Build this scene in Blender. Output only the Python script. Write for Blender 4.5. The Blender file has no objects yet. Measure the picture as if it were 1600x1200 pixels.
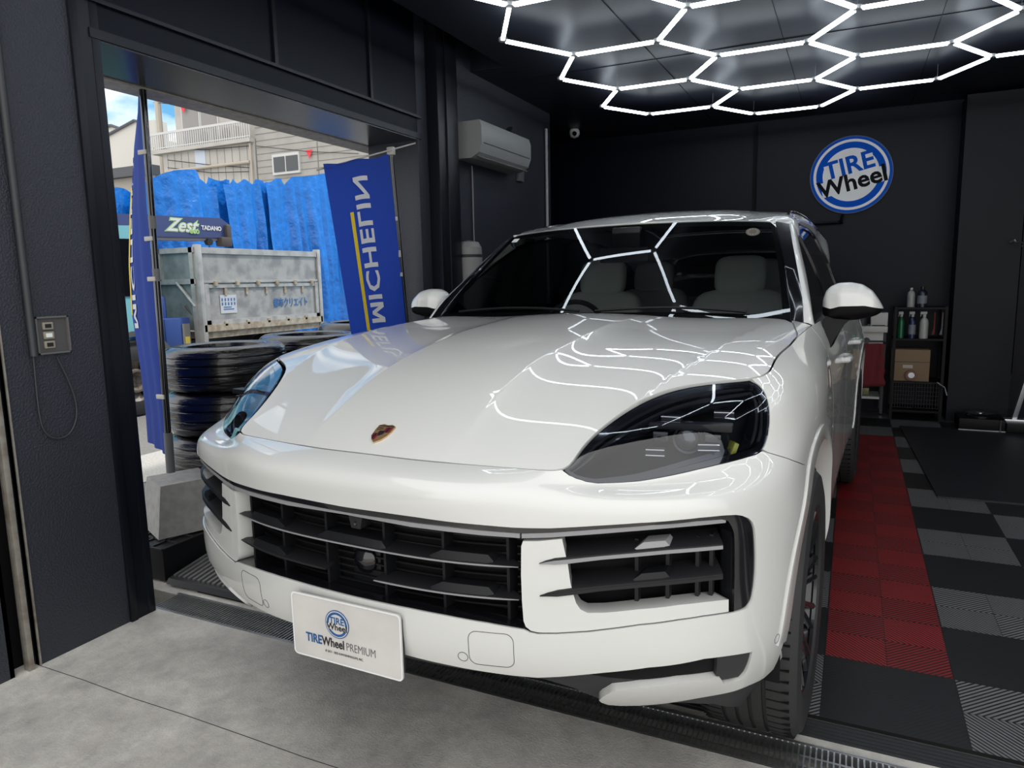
import bpy, bmesh
from mathutils import Vector, Matrix, Euler
from mathutils.geometry import delaunay_2d_cdt
# ---------- photo camera (also used to read outlines off the real 3D surfaces) ----------
import math, random
import numpy as np
FPX=1109.0
CAMP=np.array([-0.36639,-2.23699,1.36069]); YAW,PITCH,ROLL=0.44669,0.14439,-0.02095
def cam_axes():
    cy,sy=math.cos(YAW),math.sin(YAW); cp,sp=math.cos(PITCH),math.sin(PITCH)
    f=np.array([-sy*cp,cy*cp,-sp]); r0=np.array([cy,sy,0.]); u0=np.cross(r0,f)
    return r0*math.cos(ROLL)+u0*math.sin(ROLL), -r0*math.sin(ROLL)+u0*math.cos(ROLL), f
CR,CU,CF=cam_axes()
CARX,CARY,CARA=-1.4334,-.9191,.04487
CA,SA=math.cos(CARA),math.sin(CARA)
def w2c(W):
    d=np.asarray(W,float)-np.array([CARX,CARY,0.])
    return np.stack([d[...,0]*CA-d[...,1]*SA,d[...,0]*SA+d[...,1]*CA,d[...,2]],-1)
def c2w(P):
    P=np.asarray(P,float)
    return np.stack([CARX+P[...,0]*CA+P[...,1]*SA,CARY-P[...,0]*SA+P[...,1]*CA,P[...,2]],-1)
def px_ray_w(u,v): return CAMP, CF+(u-800)/FPX*CR-(v-600)/FPX*CU
def px_w(u,v,ax,val):
    o,d=px_ray_w(u,v); return o+d*((val-o[ax])/d[ax])
CO=w2c(CAMP)
def px_ray(u,v):
    o,d=px_ray_w(u,v); return CO, w2c(o+d)-CO
def px_c(u,v,ax,val):
    o,d=px_ray(u,v); return o+d*((val-o[ax])/d[ax])
def proj_c(P):
    d=c2w(P)-CAMP; z=d@CF
    return np.stack([800+FPX*(d@CR)/z,600-FPX*(d@CU)/z],-1)
# ---------- spline surface ----------
def spline_coef(t,y):
    n=len(t); h=np.diff(t); A=np.zeros((n,n)); b=np.zeros((n,)+y.shape[1:])
    A[0,0]=A[-1,-1]=1
    for i in range(1,n-1):
        A[i,i-1]=h[i-1]; A[i,i]=2*(h[i-1]+h[i]); A[i,i+1]=h[i]
        b[i]=6*((y[i+1]-y[i])/h[i]-(y[i]-y[i-1])/h[i-1])
    return np.linalg.solve(A,b.reshape(n,-1)).reshape(b.shape)
def spline_eval(t,y,m,x):
    i=np.clip(np.searchsorted(t,x)-1,0,len(t)-2); h=t[i+1]-t[i]; a=(t[i+1]-x)/h; b=(x-t[i])/h
    sh=(-1,)+(1,)*(y.ndim-1); a=a.reshape(sh);b=b.reshape(sh);hh=(h**2).reshape(sh)
    return a*y[i]+b*y[i+1]+((a**3-a)*m[i]+(b**3-b)*m[i+1])*hh/6
class Surf:
    """tensor spline through G[row][station][3]; a along stations, b along rows"""
    def __init__(s,G,ra=None,rb=None):
        G=np.array(G,float); nr,ns=G.shape[:2]
        s.ta=np.array(ra,float) if ra is not None else np.concatenate([[0],np.cumsum(np.linalg.norm(np.diff(G.mean(0),axis=0),axis=1))])
        mid=G[:, :]
        s.tb=np.array(rb,float) if rb is not None else np.concatenate([[0],np.cumsum(np.linalg.norm(np.diff(G,axis=0),axis=2).mean(1))])
        # pre-tabulate on dense grid
        s.G=G; s.Y=np.swapaxes(G,0,1); s.M=spline_coef(s.ta,s.Y)
    def __call__(s,a,b):
        a=np.atleast_1d(np.asarray(a,float)); b=np.atleast_1d(np.asarray(b,float))
        R=spline_eval(s.ta,s.Y,s.M,a)            # n,row,3
        R=np.swapaxes(R,0,1)                      # row,n,3
        m=spline_coef(s.tb,R)
        i=np.clip(np.searchsorted(s.tb,b)-1,0,len(s.tb)-2); h=s.tb[i+1]-s.tb[i]; u=((s.tb[i+1]-b)/h)[:,None]; w=((b-s.tb[i])/h)[:,None]; k=np.arange(len(a))
        return u*R[i,k]+w*R[i+1,k]+((u**3-u)*m[i,k]+(w**3-w)*m[i+1,k])*(h**2)[:,None]/6
    def normal(s,a,b,sign=1,e=2e-3):
        da=s(np.asarray(a)+e,b)-s(np.asarray(a)-e,b); db=s(a,np.asarray(b)+e)-s(a,np.asarray(b)-e)
        n=np.cross(da,db); return sign*n/np.maximum(np.linalg.norm(n,axis=1),1e-12)[:,None]
    def grid(s,na=400,nb=80,alo=None):
        lo=s.ta[0] if alo is None else alo
        A,B=np.meshgrid(np.linspace(lo,s.ta[-1],na),np.linspace(s.tb[0],s.tb[-1],nb),indexing='ij')
        return A.ravel(),B.ravel(),s(A.ravel(),B.ravel())
    def newton(s,a,b,F,it=12):
        for _ in range(it):
            e=1e-4; P=s([a,a+e,a],[b,b,b+e]); f=[F(q) for q in P]
            J=np.array([(f[1]-f[0])/e,(f[2]-f[0])/e]).T
            try: d=np.linalg.solve(J,-f[0])
            except Exception: break
            d=np.clip(d,-.05,.05); a+=d[0]; b+=d[1]
            if abs(d).max()<1e-7: break
        return float(a),float(b)
    def prep(s):
        A,B,P=s.grid(alo=0.0); N=s.normal(A,B,getattr(s,'sgn',1)); s.gA,s.gB,s.gP,s.gU=A,B,P,proj_c(P)
        s.gF=((CO-P)*N).sum(1)>0
    def px(s,u,v,ymax=9,ymin=-9):
        ok=s.gF&(s.gP[:,1]<ymax)&(s.gP[:,1]>ymin)
        d=((s.gU-[u,v])**2).sum(1)+np.where(ok,0,1e9); k=int(d.argmin())
        return s.newton(s.gA[k],s.gB[k],lambda q: proj_c(q)-np.array([u,v]))
    def yz(s,y,z):
        d=(s.gP[:,1]-y)**2+(s.gP[:,2]-z)**2+np.where(s.gP[:,0]>.6,0,1e3); k=int(d.argmin())
        return s.newton(s.gA[k],s.gB[k],lambda q:np.array([q[1]-y,q[2]-z]))
    def xz(s,x,z):
        d=(s.gP[:,0]-x)**2+(s.gP[:,2]-z)**2+np.where(s.gP[:,1]<.7,0,1e3); k=int(d.argmin())
        return s.newton(s.gA[k],s.gB[k],lambda q:np.array([q[0]-x,q[2]-z]))
# ---------- body hull: plan stations (front centre -> round the side -> rear centre) ----------
PL=[(0,-.03),(.15,-.027),(.3,-.01),(.45,.03),(.505,.049),(.6,.085),(.74,.155),(.84,.25),(.90,.355),(.943,.50),(.96,.68),(.972,.93),(.972,1.2),(.958,1.5),(.952,1.95),(.95,2.4),(.952,2.9),(.962,3.35),(.98,3.82),(.965,4.25),(.91,4.6),(.76,4.83),(.4,4.92),(0,4.94)]
def lowrow(z,inset,zs=None):
    out=[]
    for i,(x,y) in enumerate(PL):
        # inward direction in plan
        a=PL[max(i-1,0)];b=PL[min(i+1,len(PL)-1)]; tx,ty=b[0]-a[0],b[1]-a[1]
        if i in(0,len(PL)-1): tx,ty=(1,0) if i==0 else (-1,0)
        l=math.hypot(tx,ty); nx,ny=-ty/l,tx/l
        ins=inset*(1,1,1,1,1,1,1,.85,.62,.42)[min(i,9)]
        zz=z if zs is None else np.interp(i,[0,7,10,13,23],[z,z]+list(zs))
        out.append((x+nx*ins,y+ny*ins,zz))
    return out
RA=lowrow(.28,.20,(.27,.26,.26)); RB=lowrow(.385,.085,(.36,.35,.36)); RC=lowrow(.49,.012,(.46,.45,.46)); RD=lowrow(.60,-.002,(.57,.56,.57)); RE=lowrow(.715,.0,(.68,.66,.68)); RF=lowrow(.83,.0,(.80,.78,.80)); RG=lowrow(.893,-.006,(.885,.885,.92))
RG=[(x-(.0 if i<5 else min(.012,.006*(i-4)))*(1 if i>6 else .3)*(1 if i<13 else .4),y+(.004 if i<3 else .010 if i==3 else .013 if i==4 else .016 if i<7 else .010 if i<9 else 0),z) for i,(x,y,z) in enumerate(RG)]
GL=[(0,0,.926),(.15,.002,.926),(.3,.02,.926),(.45,.062,.923),(.508,.093,.920),(.578,.143,.916),(.69,.215,.924),(.805,.325,.94),(.868,.43,.957),(.918,.56,.97),(.945,.72,.985),(.958,.95,1.0),(.956,1.22,1.01),(.944,1.5,1.01)]
GM=[(0,.032,.938),(.15,.035,.938),(.3,.053,.938),(.45,.085,.936),(.505,.109,.934),(.562,.156,.948),(.645,.238,.985),(.745,.350,1.02),(.825,.452,1.04),(.893,.572,1.052),(.920,.75,1.07),(.930,.95,1.085),(.928,1.22,1.095),(.920,1.5,1.10)]
HH=[(0,.060,.946),(.15,.064,.946),(.3,.081,.9455),(.45,.104,.946),(.500,.1165,.946),(.522,.172,.978),(.560,.300,1.035),(.640,.436,1.082),(.742,.518,1.10),(.838,.61,1.106),(.850,.77,1.125),(.8555,1.0,1.143),(.857,1.2,1.156),(.866,1.5,1.172)]
GL+=[(.940,1.95,1.02),(.940,2.4,1.03),(.942,2.9,1.04),(.948,3.35,1.04),(.955,3.82,1.04),(.935,4.25,1.04),(.88,4.58,1.04),(.74,4.8,1.04),(.4,4.89,1.04),(0,4.91,1.04)]
GM+=[(.915,1.95,1.11),(.913,2.4,1.12),(.912,2.9,1.125),(.915,3.35,1.13),(.915,3.82,1.13),(.895,4.25,1.13),(.84,4.52,1.13),(.71,4.74,1.12),(.38,4.83,1.12),(0,4.85,1.12)]
# hood surface: even polynomial through measured centre line, crease, front edge and fender points
_front=[(0,.060,.946),(.1,.062,.946),(.22,.072,.946),(.33,.086,.946),(.42,.10,.946),(.502,.118,.946)]
_centre=[(0,.132,.983),(0,.30,1.058),(0,.42,1.098),(0,.54,1.131),(0,.67,1.155),(0,.83,1.178),(0,1.0,1.197),(0,1.2,1.211),(0,1.45,1.218),(0,1.62,1.216)]
_cre=[(.22,.153,.989),(.22,.304,1.056),(.223,.417,1.093),(.226,.538,1.127),(.231,.672,1.150),(.233,.826,1.171),(.24,1.0,1.191),(.25,1.2,1.205),(.26,1.5,1.212)]
_sides=[(.832,.563,1.10),(.850,.76,1.125),(.862,1.0,1.143),(.868,1.2,1.156),(.870,1.5,1.172),(.69,.75,1.153),(.715,1.0,1.176),(.735,1.3,1.190),(.81,.85,1.146),(.815,1.0,1.159),(.825,1.2,1.172),(.83,1.45,1.183),(.5,1.57,1.203),(.571,1.567,1.201),(.46,1.0,1.183),(.47,1.5,1.206)]
HP=np.array(_front+_centre+_cre+_sides); _wt=np.array([2.]*6+[1.]*10+[2.]*9+[1.]*16)
def _basis(x,y): return np.stack([(x/.85)**i*(((y-.8)/.8)**j) for i in (0,2,4,6) for j in range(6) if i+j*1.5<=7.5],-1)
_A=_basis(HP[:,0],HP[:,1]); _hw=np.linalg.lstsq(np.vstack([_A*_wt[:,None],np.eye(_A.shape[1])*.004]),np.r_[HP[:,2]*_wt,np.zeros(_A.shape[1])],rcond=None)[0]
def hood_base(x,y): return _basis(x,y)@_hw
HH=[(x,y,float(hood_base(np.array([x]),np.array([y]))[0])) for x,y,z in HH]
HH+=[(.885,1.95,1.185),(.883,2.4,1.195),(.88,2.9,1.20),(.875,3.35,1.205),(.865,3.82,1.21),(.84,4.25,1.22),(.78,4.48,1.22),(.66,4.66,1.20),(.36,4.74,1.20),(0,4.76,1.20)]
ROWS=[RA,RB,RC,RD,RE,RF,RG,GL,GM,HH]
def sym(row): return [(-x,y,z) for x,y,z in row[:0:-1]]+list(row)
_G=np.array([sym(r) for r in ROWS]); _ns=len(PL)
_ta=np.concatenate([[0],np.cumsum([math.hypot(PL[i+1][0]-PL[i][0],PL[i+1][1]-PL[i][1]) for i in range(_ns-1)])])
HULL=Surf(_G,ra=np.concatenate([-_ta[:0:-1],_ta])); HULL.sgn=1
def hull_check():
    n=HULL.normal([0.],[HULL.tb[3]]);return n
BV=dict(zip('A B C D E F G L M H'.split(),HULL.tb))
# ---------- hood ----------
def cutline(n=60):
    a=np.linspace(0,_ta[13],n); return HULL(a,np.full(n,BV['H']))
def hood_z(x,y):
    x=np.abs(np.asarray(x,float)); y=np.asarray(y,float); s=x.shape; x=x.ravel();y=y.ravel()
    z=hood_base(x,y)
    xi=.216+.034*np.clip(y,0,1.5)/1.4; xo=np.interp(y,[0.1,.31,.7,1.2,1.6],[.5,.575,.68,.735,.75])
    u=np.clip((x-xi)/(xo-xi),0,1); A=.0095*np.clip((y-.03)/.3,0.,1)*np.clip((1.6-y)/.5,.2,1)
    dz=-A*(1-np.exp(-u/.12))*(1-np.exp(-(1-u)/.15))
    z=z+dz
    return z.reshape(s)
class HoodSurf:
    def __call__(s,a,b): a=np.atleast_1d(a);b=np.atleast_1d(b); return np.stack([a,b,hood_z(a,b)],-1)
    def normal(s,a,b,sign=1,e=1.5e-3):
        a=np.atleast_1d(np.asarray(a,float));b=np.atleast_1d(np.asarray(b,float))
        zx=(hood_z(a+e,b)-hood_z(a-e,b))/(2*e); zy=(hood_z(a,b+e)-hood_z(a,b-e))/(2*e)
        n=np.stack([-zx,-zy,np.ones_like(zx)],-1); return n/np.linalg.norm(n,axis=1)[:,None]
HOOD=HoodSurf()
# ---------- camera, sky, exposure ----------
SC=bpy.context.scene; COL=SC.collection
cd=bpy.data.cameras.new('camera'); cam=bpy.data.objects.new('camera',cd); COL.objects.link(cam)
cd.sensor_fit='HORIZONTAL'; cd.sensor_width=36.0; cd.lens=FPX/1600*36.0; cd.clip_start=.02; cd.clip_end=300
_m=Matrix((( CR[0],CU[0],-CF[0],CAMP[0]),(CR[1],CU[1],-CF[1],CAMP[1]),(CR[2],CU[2],-CF[2],CAMP[2]),(0,0,0,1))); cam.matrix_world=_m
SC.camera=cam
SC.view_settings.view_transform='Standard'; SC.view_settings.look='None'; SC.view_settings.gamma=1; SC.view_settings.use_curve_mapping=False
SC.view_settings.exposure=0.0
W=bpy.data.worlds.new('sky'); SC.world=W; W.use_nodes=True
nt=W.node_tree; nt.nodes.clear(); N=nt.nodes.new; Lk=nt.links.new
tc=N('ShaderNodeTexCoord'); sp=N('ShaderNodeSeparateXYZ'); Lk(tc.outputs['Generated'],sp.inputs[0])
rp=N('ShaderNodeValToRGB'); Lk(sp.outputs[2],rp.inputs[0])
e=rp.color_ramp.elements; e[0].position=0.0; e[0].color=(.20,.40,.55,1); e[1].position=.8; e[1].color=(.05,.16,.38,1); q=e.new(.25); q.color=(.085,.28,.50,1)
nz=N('ShaderNodeTexNoise'); mp=N('ShaderNodeMapping'); mp.inputs['Scale'].default_value=(1.2,1.2,3.0); mp.inputs['Location'].default_value=(3.3,1.1,.5)
Lk(tc.outputs['Generated'],mp.inputs[0]); Lk(mp.outputs[0],nz.inputs[0]); nz.inputs['Scale'].default_value=3.2; nz.inputs['Detail'].default_value=8
cr=N('ShaderNodeValToRGB'); cr.color_ramp.elements[0].position=.51; cr.color_ramp.elements[1].position=.66; Lk(nz.outputs[0],cr.inputs[0])
ov=N('ShaderNodeMapRange'); ov.inputs[1].default_value=.40; ov.inputs[2].default_value=.75; Lk(sp.outputs[2],ov.inputs[0])
fr=N('ShaderNodeMapRange'); fr.inputs[1].default_value=.25; fr.inputs[2].default_value=-.25; Lk(sp.outputs[1],fr.inputs[0])
m1=N('ShaderNodeMath'); m1.operation='MAXIMUM'; Lk(ov.outputs[0],m1.inputs[0]); Lk(fr.outputs[0],m1.inputs[1]); m2=N('ShaderNodeMath'); m2.operation='MAXIMUM'; Lk(cr.outputs[0],m2.inputs[0]); Lk(m1.outputs[0],m2.inputs[1])
mx=N('ShaderNodeMix'); mx.data_type='RGBA'; Lk(m2.outputs[0],mx.inputs[0]); Lk(rp.outputs[0],mx.inputs[6]); mx.inputs[7].default_value=(1.0,.995,.985,1)
bg=N('ShaderNodeBackground'); bg.inputs[1].default_value=1.85; Lk(mx.outputs[2],bg.inputs[0]); ow=N('ShaderNodeOutputWorld'); Lk(bg.outputs[0],ow.inputs[0])
sl=bpy.data.lights.new('sun','SUN'); so=bpy.data.objects.new('sun',sl); COL.objects.link(so); sl.energy=3.2; sl.angle=math.radians(3); sl.color=(1,.96,.9)
so.rotation_euler=Vector((-.42,-.62,-1.0)).to_track_quat('-Z','Y').to_euler()
# ---------- helpers ----------
class MB:
    def __init__(s): s.v=[];s.f=[];s.m=[]
    def add(s,v,f,mi=0):
        o=len(s.v); s.v+=[tuple(map(float,p)) for p in v]; s.f+=[tuple(i+o for i in q) for q in f]; s.m+=[mi]*len(f); return s
    def box(s,c,d,rot=None,bev=0,mi=0):
        bm=bmesh.new(); bmesh.ops.create_cube(bm,size=1)
        for v in bm.verts: v.co=Vector((v.co.x*d[0],v.co.y*d[1],v.co.z*d[2]))
        if bev: bmesh.ops.bevel(bm,geom=bm.edges[:],offset=bev,segments=2,affect='EDGES',profile=.6)
        M=Euler(rot).to_matrix() if rot is not None and not isinstance(rot,Matrix) else (rot or Matrix.Identity(3))
        bm.verts.index_update()
        s.add([M@v.co+Vector(c) for v in bm.verts],[[v.index for v in f.verts] for f in bm.faces],mi); bm.free(); return s
    def bx(s,x0,x1,y0,y1,z0,z1,bev=0,mi=0): return s.box(((x0+x1)/2,(y0+y1)/2,(z0+z1)/2),(abs(x1-x0),abs(y1-y0),abs(z1-z0)),None,bev,mi)
    def tube(s,pts,r,n=10,closed=False,mi=0,cap=True):
        P=[Vector(p) for p in pts]; R=r if isinstance(r,(list,tuple)) else [r]*len(P); up=None; rings=[]
        for i,p in enumerate(P):
            a=P[(i-1)%len(P)] if (i or closed) else P[0]; b=P[(i+1)%len(P)] if (i<len(P)-1 or closed) else P[-1]
            t=(b-a).normalized() if (b-a).length>1e-9 else Vector((0,0,1))
            if up is None: up=Vector((0,0,1)) if abs(t.z)<.9 else Vector((1,0,0))
            x=t.cross(up)
            if x.length<1e-6: x=t.orthogonal()
            x.normalize(); y=x.cross(t).normalized(); up=y
            rings.append([p+(x*math.cos(2*math.pi*k/n)+y*math.sin(2*math.pi*k/n))*R[i] for k in range(n)])
        v=[q for rg in rings for q in rg]; f=[]; m=len(P)
        for i in range(m if closed else m-1):
            j=(i+1)%m
            for k in range(n): f.append((i*n+k,i*n+(k+1)%n,j*n+(k+1)%n,j*n+k))
        if cap and not closed: f.append(tuple(range(n))[::-1]); f.append(tuple((m-1)*n+k for k in range(n)))
        return s.add(v,f,mi)
    def lathe(s,prof,c=(0,0,0),axis='Z',n=48,mi=0,closed=False):
        v=[];f=[];m=len(prof)
        for k in range(n):
            a=2*math.pi*k/n
            for r,h in prof:
                x,y=r*math.cos(a),r*math.sin(a)
                q={'Z':(x,y,h),'X':(h,x,y),'Y':(y,h,x)}[axis]; v.append((c[0]+q[0],c[1]+q[1],c[2]+q[2]))
        for k in range(n):
            j=(k+1)%n
            for i in range(m if closed else m-1):
                i2=(i+1)%m; f.append((k*m+i,j*m+i,j*m+i2,k*m+i2))
        return s.add(v,f,mi)
    def prism(s,poly,o,ux,uy,uz,h,mi=0):
        o,ux,uy,uz=map(Vector,(o,ux,uy,uz)); n=len(poly); v=[o+ux*a+uy*b for a,b in poly]+[o+ux*a+uy*b+uz*h for a,b in poly]
        return s.add(v,[tuple(range(n))[::-1],tuple(range(n,2*n))]+[(i,(i+1)%n,n+(i+1)%n,n+i) for i in range(n)],mi)
    def sheet(s,rows,mi=0,closed=False):
        n=len(rows[0]); v=[p for r in rows for p in r]; f=[]
        for i in range(len(rows)-1):
            for k in range(n if closed else n-1): f.append((i*n+k,i*n+(k+1)%n,(i+1)*n+(k+1)%n,(i+1)*n+k))
        return s.add(v,f,mi)
def obj(name,mb,mats,parent=None,sharp=38,smooth=True):
    me=bpy.data.meshes.new(name); me.from_pydata(mb.v,[],mb.f); 
    if not isinstance(mats,(list,tuple)): mats=[mats]
    for m in mats: me.materials.append(m)
    if len(mats)>1: me.polygons.foreach_set('material_index',mb.m)
    bm=bmesh.new(); bm.from_mesh(me); bmesh.ops.recalc_face_normals(bm,faces=bm.faces[:]); bm.to_mesh(me); bm.free()
    me.polygons.foreach_set('use_smooth',[smooth]*len(me.polygons))
    if smooth: me.set_sharp_from_angle(angle=math.radians(sharp))
    o=bpy.data.objects.new(name,me); COL.objects.link(o)
    if parent: o.parent=parent
    return o
def tag(o,label=None,cat=None,group=None,kind=None):
    if label:o['label']=label
    if cat:o['category']=cat
    if group:o['group']=group
    if kind:o['kind']=kind
    return o
def empty(name,loc=(0,0,0),rz=0,label=None,cat=None,group=None):
    o=bpy.data.objects.new(name,None); o.location=loc; o.rotation_euler=(0,0,rz); o.empty_display_size=.1; COL.objects.link(o); return tag(o,label,cat,group)
def struct(name,mb,m,label=None,**k):
    o=obj(name,mb,m,**k); o['kind']='structure'
    if label:o['label']=label
    return o
def copy_tree(o,parent=None):
    c=o.copy(); COL.objects.link(c); c.parent=parent
    for ch in list(o.children): copy_tree(ch,c)
    return c
# ---------- materials ----------
def mat(name,col=(.5,.5,.5),rough=.5,metal=0,coat=0,noise=None,bump=None,emit=None,spec=None,trans=0,ior=None,sheen=0):
    m=bpy.data.materials.new(name); m.use_nodes=True; nt=m.node_tree; b=nt.nodes['Principled BSDF']
    b.inputs['Base Color'].default_value=(*col,1); b.inputs['Roughness'].default_value=rough; b.inputs['Metallic'].default_value=metal; b.inputs['Coat Weight'].default_value=coat
    b.inputs['Coat Roughness'].default_value=.02
    if spec is not None: b.inputs['Specular IOR Level'].default_value=spec
    if trans: b.inputs['Transmission Weight'].default_value=trans
    if ior: b.inputs['IOR'].default_value=ior
    if emit: b.inputs['Emission Color'].default_value=(*emit[:3],1); b.inputs['Emission Strength'].default_value=emit[3]
    if noise or bump:
        tc=nt.nodes.new('ShaderNodeTexCoord')
    if noise: # (scale, colour2, lo, hi)
        n=nt.nodes.new('ShaderNodeTexNoise'); n.inputs['Scale'].default_value=noise[0]; n.inputs['Detail'].default_value=8; nt.links.new(tc.outputs['Object'],n.inputs['Vector'])
        r=nt.nodes.new('ShaderNodeMapRange'); r.inputs[1].default_value=noise[2]; r.inputs[2].default_value=noise[3]; nt.links.new(n.outputs[0],r.inputs[0])
        x=nt.nodes.new('ShaderNodeMix'); x.data_type='RGBA'; nt.links.new(r.outputs[0],x.inputs[0]); x.inputs[6].default_value=(*col,1); x.inputs[7].default_value=(*noise[1],1); nt.links.new(x.outputs[2],b.inputs['Base Color'])
    if bump: # (scale,strength,distance)
        n=nt.nodes.new('ShaderNodeTexNoise'); n.inputs['Scale'].default_value=bump[0]; n.inputs['Detail'].default_value=4; nt.links.new(tc.outputs['Object'],n.inputs['Vector'])
        u=nt.nodes.new('ShaderNodeBump'); u.inputs['Strength'].default_value=bump[1]; u.inputs['Distance'].default_value=bump[2]; nt.links.new(n.outputs[0],u.inputs['Height']); nt.links.new(u.outputs[0],b.inputs['Normal'])
    return m
def glassmat(name,tint,ior=1.5,rough=0.0,boost=0):
    m=bpy.data.materials.new(name); m.use_nodes=True; nt=m.node_tree; nt.nodes.clear()
    t=nt.nodes.new('ShaderNodeBsdfTransparent'); t.inputs[0].default_value=(*tint,1); g=nt.nodes.new('ShaderNodeBsdfGlossy'); g.inputs['Roughness'].default_value=rough; g.inputs[0].default_value=(1,1,1,1)
    f=nt.nodes.new('ShaderNodeFresnel'); f.inputs[0].default_value=ior; x=nt.nodes.new('ShaderNodeMixShader'); o=nt.nodes.new('ShaderNodeOutputMaterial')
    # the sheet is one surface: use the same reflectance on either side of it
    ge=nt.nodes.new('ShaderNodeNewGeometry'); mm=nt.nodes.new('ShaderNodeMix'); mm.data_type='FLOAT'; nt.links.new(ge.outputs['Backfacing'],mm.inputs[0]); mm.inputs[2].default_value=ior; mm.inputs[3].default_value=1/ior; nt.links.new(mm.outputs[0],f.inputs[0])
    nt.links.new(f.outputs[0],x.inputs[0]); nt.links.new(t.outputs[0],x.inputs[1]); nt.links.new(g.outputs[0],x.inputs[2]); nt.links.new(x.outputs[0],o.inputs[0]); return m
M={}
M['paint']=mat('white_paint',(.62,.625,.605),.35,coat=1)
M['gloss_black']=mat('gloss_black',(.006,.006,.008),.12,coat=.6)
M['satin_black']=mat('satin_black',(.008,.0085,.010),.45,spec=.28)
M['slat_edge']=mat('slat_edge',(.26,.26,.27),.3)
M['slat_grey']=mat('slat_grey',(.013,.013,.015),.45,spec=.35)
M['plastic_dark']=mat('dark_plastic',(.024,.025,.028),.5,spec=.35)
M['void']=mat('void_black',(.003,.003,.004),.7,spec=.2)
M['trim_grey']=mat('trim_grey',(.075,.078,.08),.4)
M['chrome']=mat('chrome',(.75,.76,.78),.12,1)
M['lens']=mat('lens_glass',(.06,.06,.065),.03,.2,coat=1)
M['glass']=glassmat('windscreen_glass',(.42,.45,.45),1.55)
M['side_glass']=glassmat('tinted_side_glass',(.10,.11,.12),1.5)
M['lamp_glass']=glassmat('headlight_glass',(.72,.76,.82),1.62)
M['rubber']=mat('tyre_rubber',(.018,.018,.019),.62,bump=(60,.15,.002))
M['rim']=mat('rim_black',(.02,.021,.024),.25,.4,coat=.6)
M['leather']=mat('grey_leather',(.62,.63,.60),.55)
M['gold']=mat('gold',(.62,.40,.20),.25,.8)
M['crest_red']=mat('crest_red',(.16,.015,.03),.25,coat=.8)
M['crest_black']=mat('crest_black',(.02,.015,.02),.25,coat=.8)
M['plate']=mat('plate_white',(.62,.60,.575),.45,noise=(9,(.56,.545,.525),.4,.65))
M['mirror_black']=mat('mirror_black',(.003,.003,.004),.5,spec=.2)
M['logo_blue']=mat('logo_blue',(.0,.10,.52),.4)
M['logo_blue_dull']=mat('logo_blue_dull',(.008,.085,.26),.45)
M['logo_white']=mat('logo_white',(.78,.80,.80),.4)
M['ink']=mat('black_ink',(.012,.012,.013),.4)
M['grey_ink']=mat('grey_ink',(.10,.10,.11),.5)
# ---------- panels cut from curved surfaces ----------
def resample(loop,step,closed=True):
    L=np.array(loop,float); 
    if closed: L=np.vstack([L,L[:1]])
    out=[]
    for a,b in zip(L[:-1],L[1:]):
        n=max(1,int(math.ceil(np.linalg.norm(b-a)/step)))
        for k in range(n): out.append(a+(b-a)*k/n)
    if not closed: out.append(L[-1])
    return np.array(out)
def smooth_loop(pts,it=1):
    """Chaikin on an open or closed list"""
    P=np.array(pts,float)
    for _ in range(it):
        Q=np.roll(P,-1,0); P=np.stack([P*.75+Q*.25,P*.25+Q*.75],1).reshape(-1,P.shape[1])
    return P
def inpoly(P,L):
    x,y=P[:,0],P[:,1]; ins=np.zeros(len(P),bool); X,Y=L[:,0],L[:,1]; X2,Y2=np.roll(X,-1),np.roll(Y,-1)
    for a,b,c,d in zip(X,Y,X2,Y2):
        if b==d: continue
        k=((b>y)!=(d>y))&(x<(c-a)*(y-b)/(d-b)+a); ins^=k
    return ins
def flat_tris(outline,holes,step,bstep=None):
    bstep=bstep or step*.6
    loops=[resample(outline,bstep)]+[resample(h,bstep) for h in holes]
    lo,hi=loops[0].min(0),loops[0].max(0)
    X,Y=np.meshgrid(np.arange(lo[0]+step*.5,hi[0],step),np.arange(lo[1]+step*.5,hi[1],step)); X[::2]+=step*.0
    I=np.stack([X.ravel(),Y.ravel()],1); I=I[inpoly(I,loops[0])]
    for h in loops[1:]: I=I[~inpoly(I,h)]
    B=np.vstack(loops)
    keep=np.ones(len(I),bool)
    for k in range(0,len(I),2000):
        d=((I[k:k+2000,None]-B[None])**2).sum(2).min(1); keep[k:k+2000]=d>(step*.45)**2
    I=I[keep]; V=np.vstack([B,I]); E=[];o=0
    for l in loops:
        n=len(l); E+=[(o+i,o+(i+1)%n) for i in range(n)]; o+=n
    r=delaunay_2d_cdt([Vector(p) for p in V],E,[],0,1e-7)
    V2=np.array([tuple(p) for p in r[0]]); F=np.array([f for f in r[2] if len(f)==3])
    c=V2[F].mean(1); k=inpoly(c,loops[0])
    for h in loops[1:]: k&=~inpoly(c,h)
    F=F[k]
    # boundary loops as index lists in V2 (orig map)
    mp={}
    for i,og in enumerate(r[3]):
        for q in og: mp[q]=i
    bl=[];o=0
    for l in loops: bl.append([mp[o+i] for i in range(len(l))]); o+=len(l)
    return V2,F,bl
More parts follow.
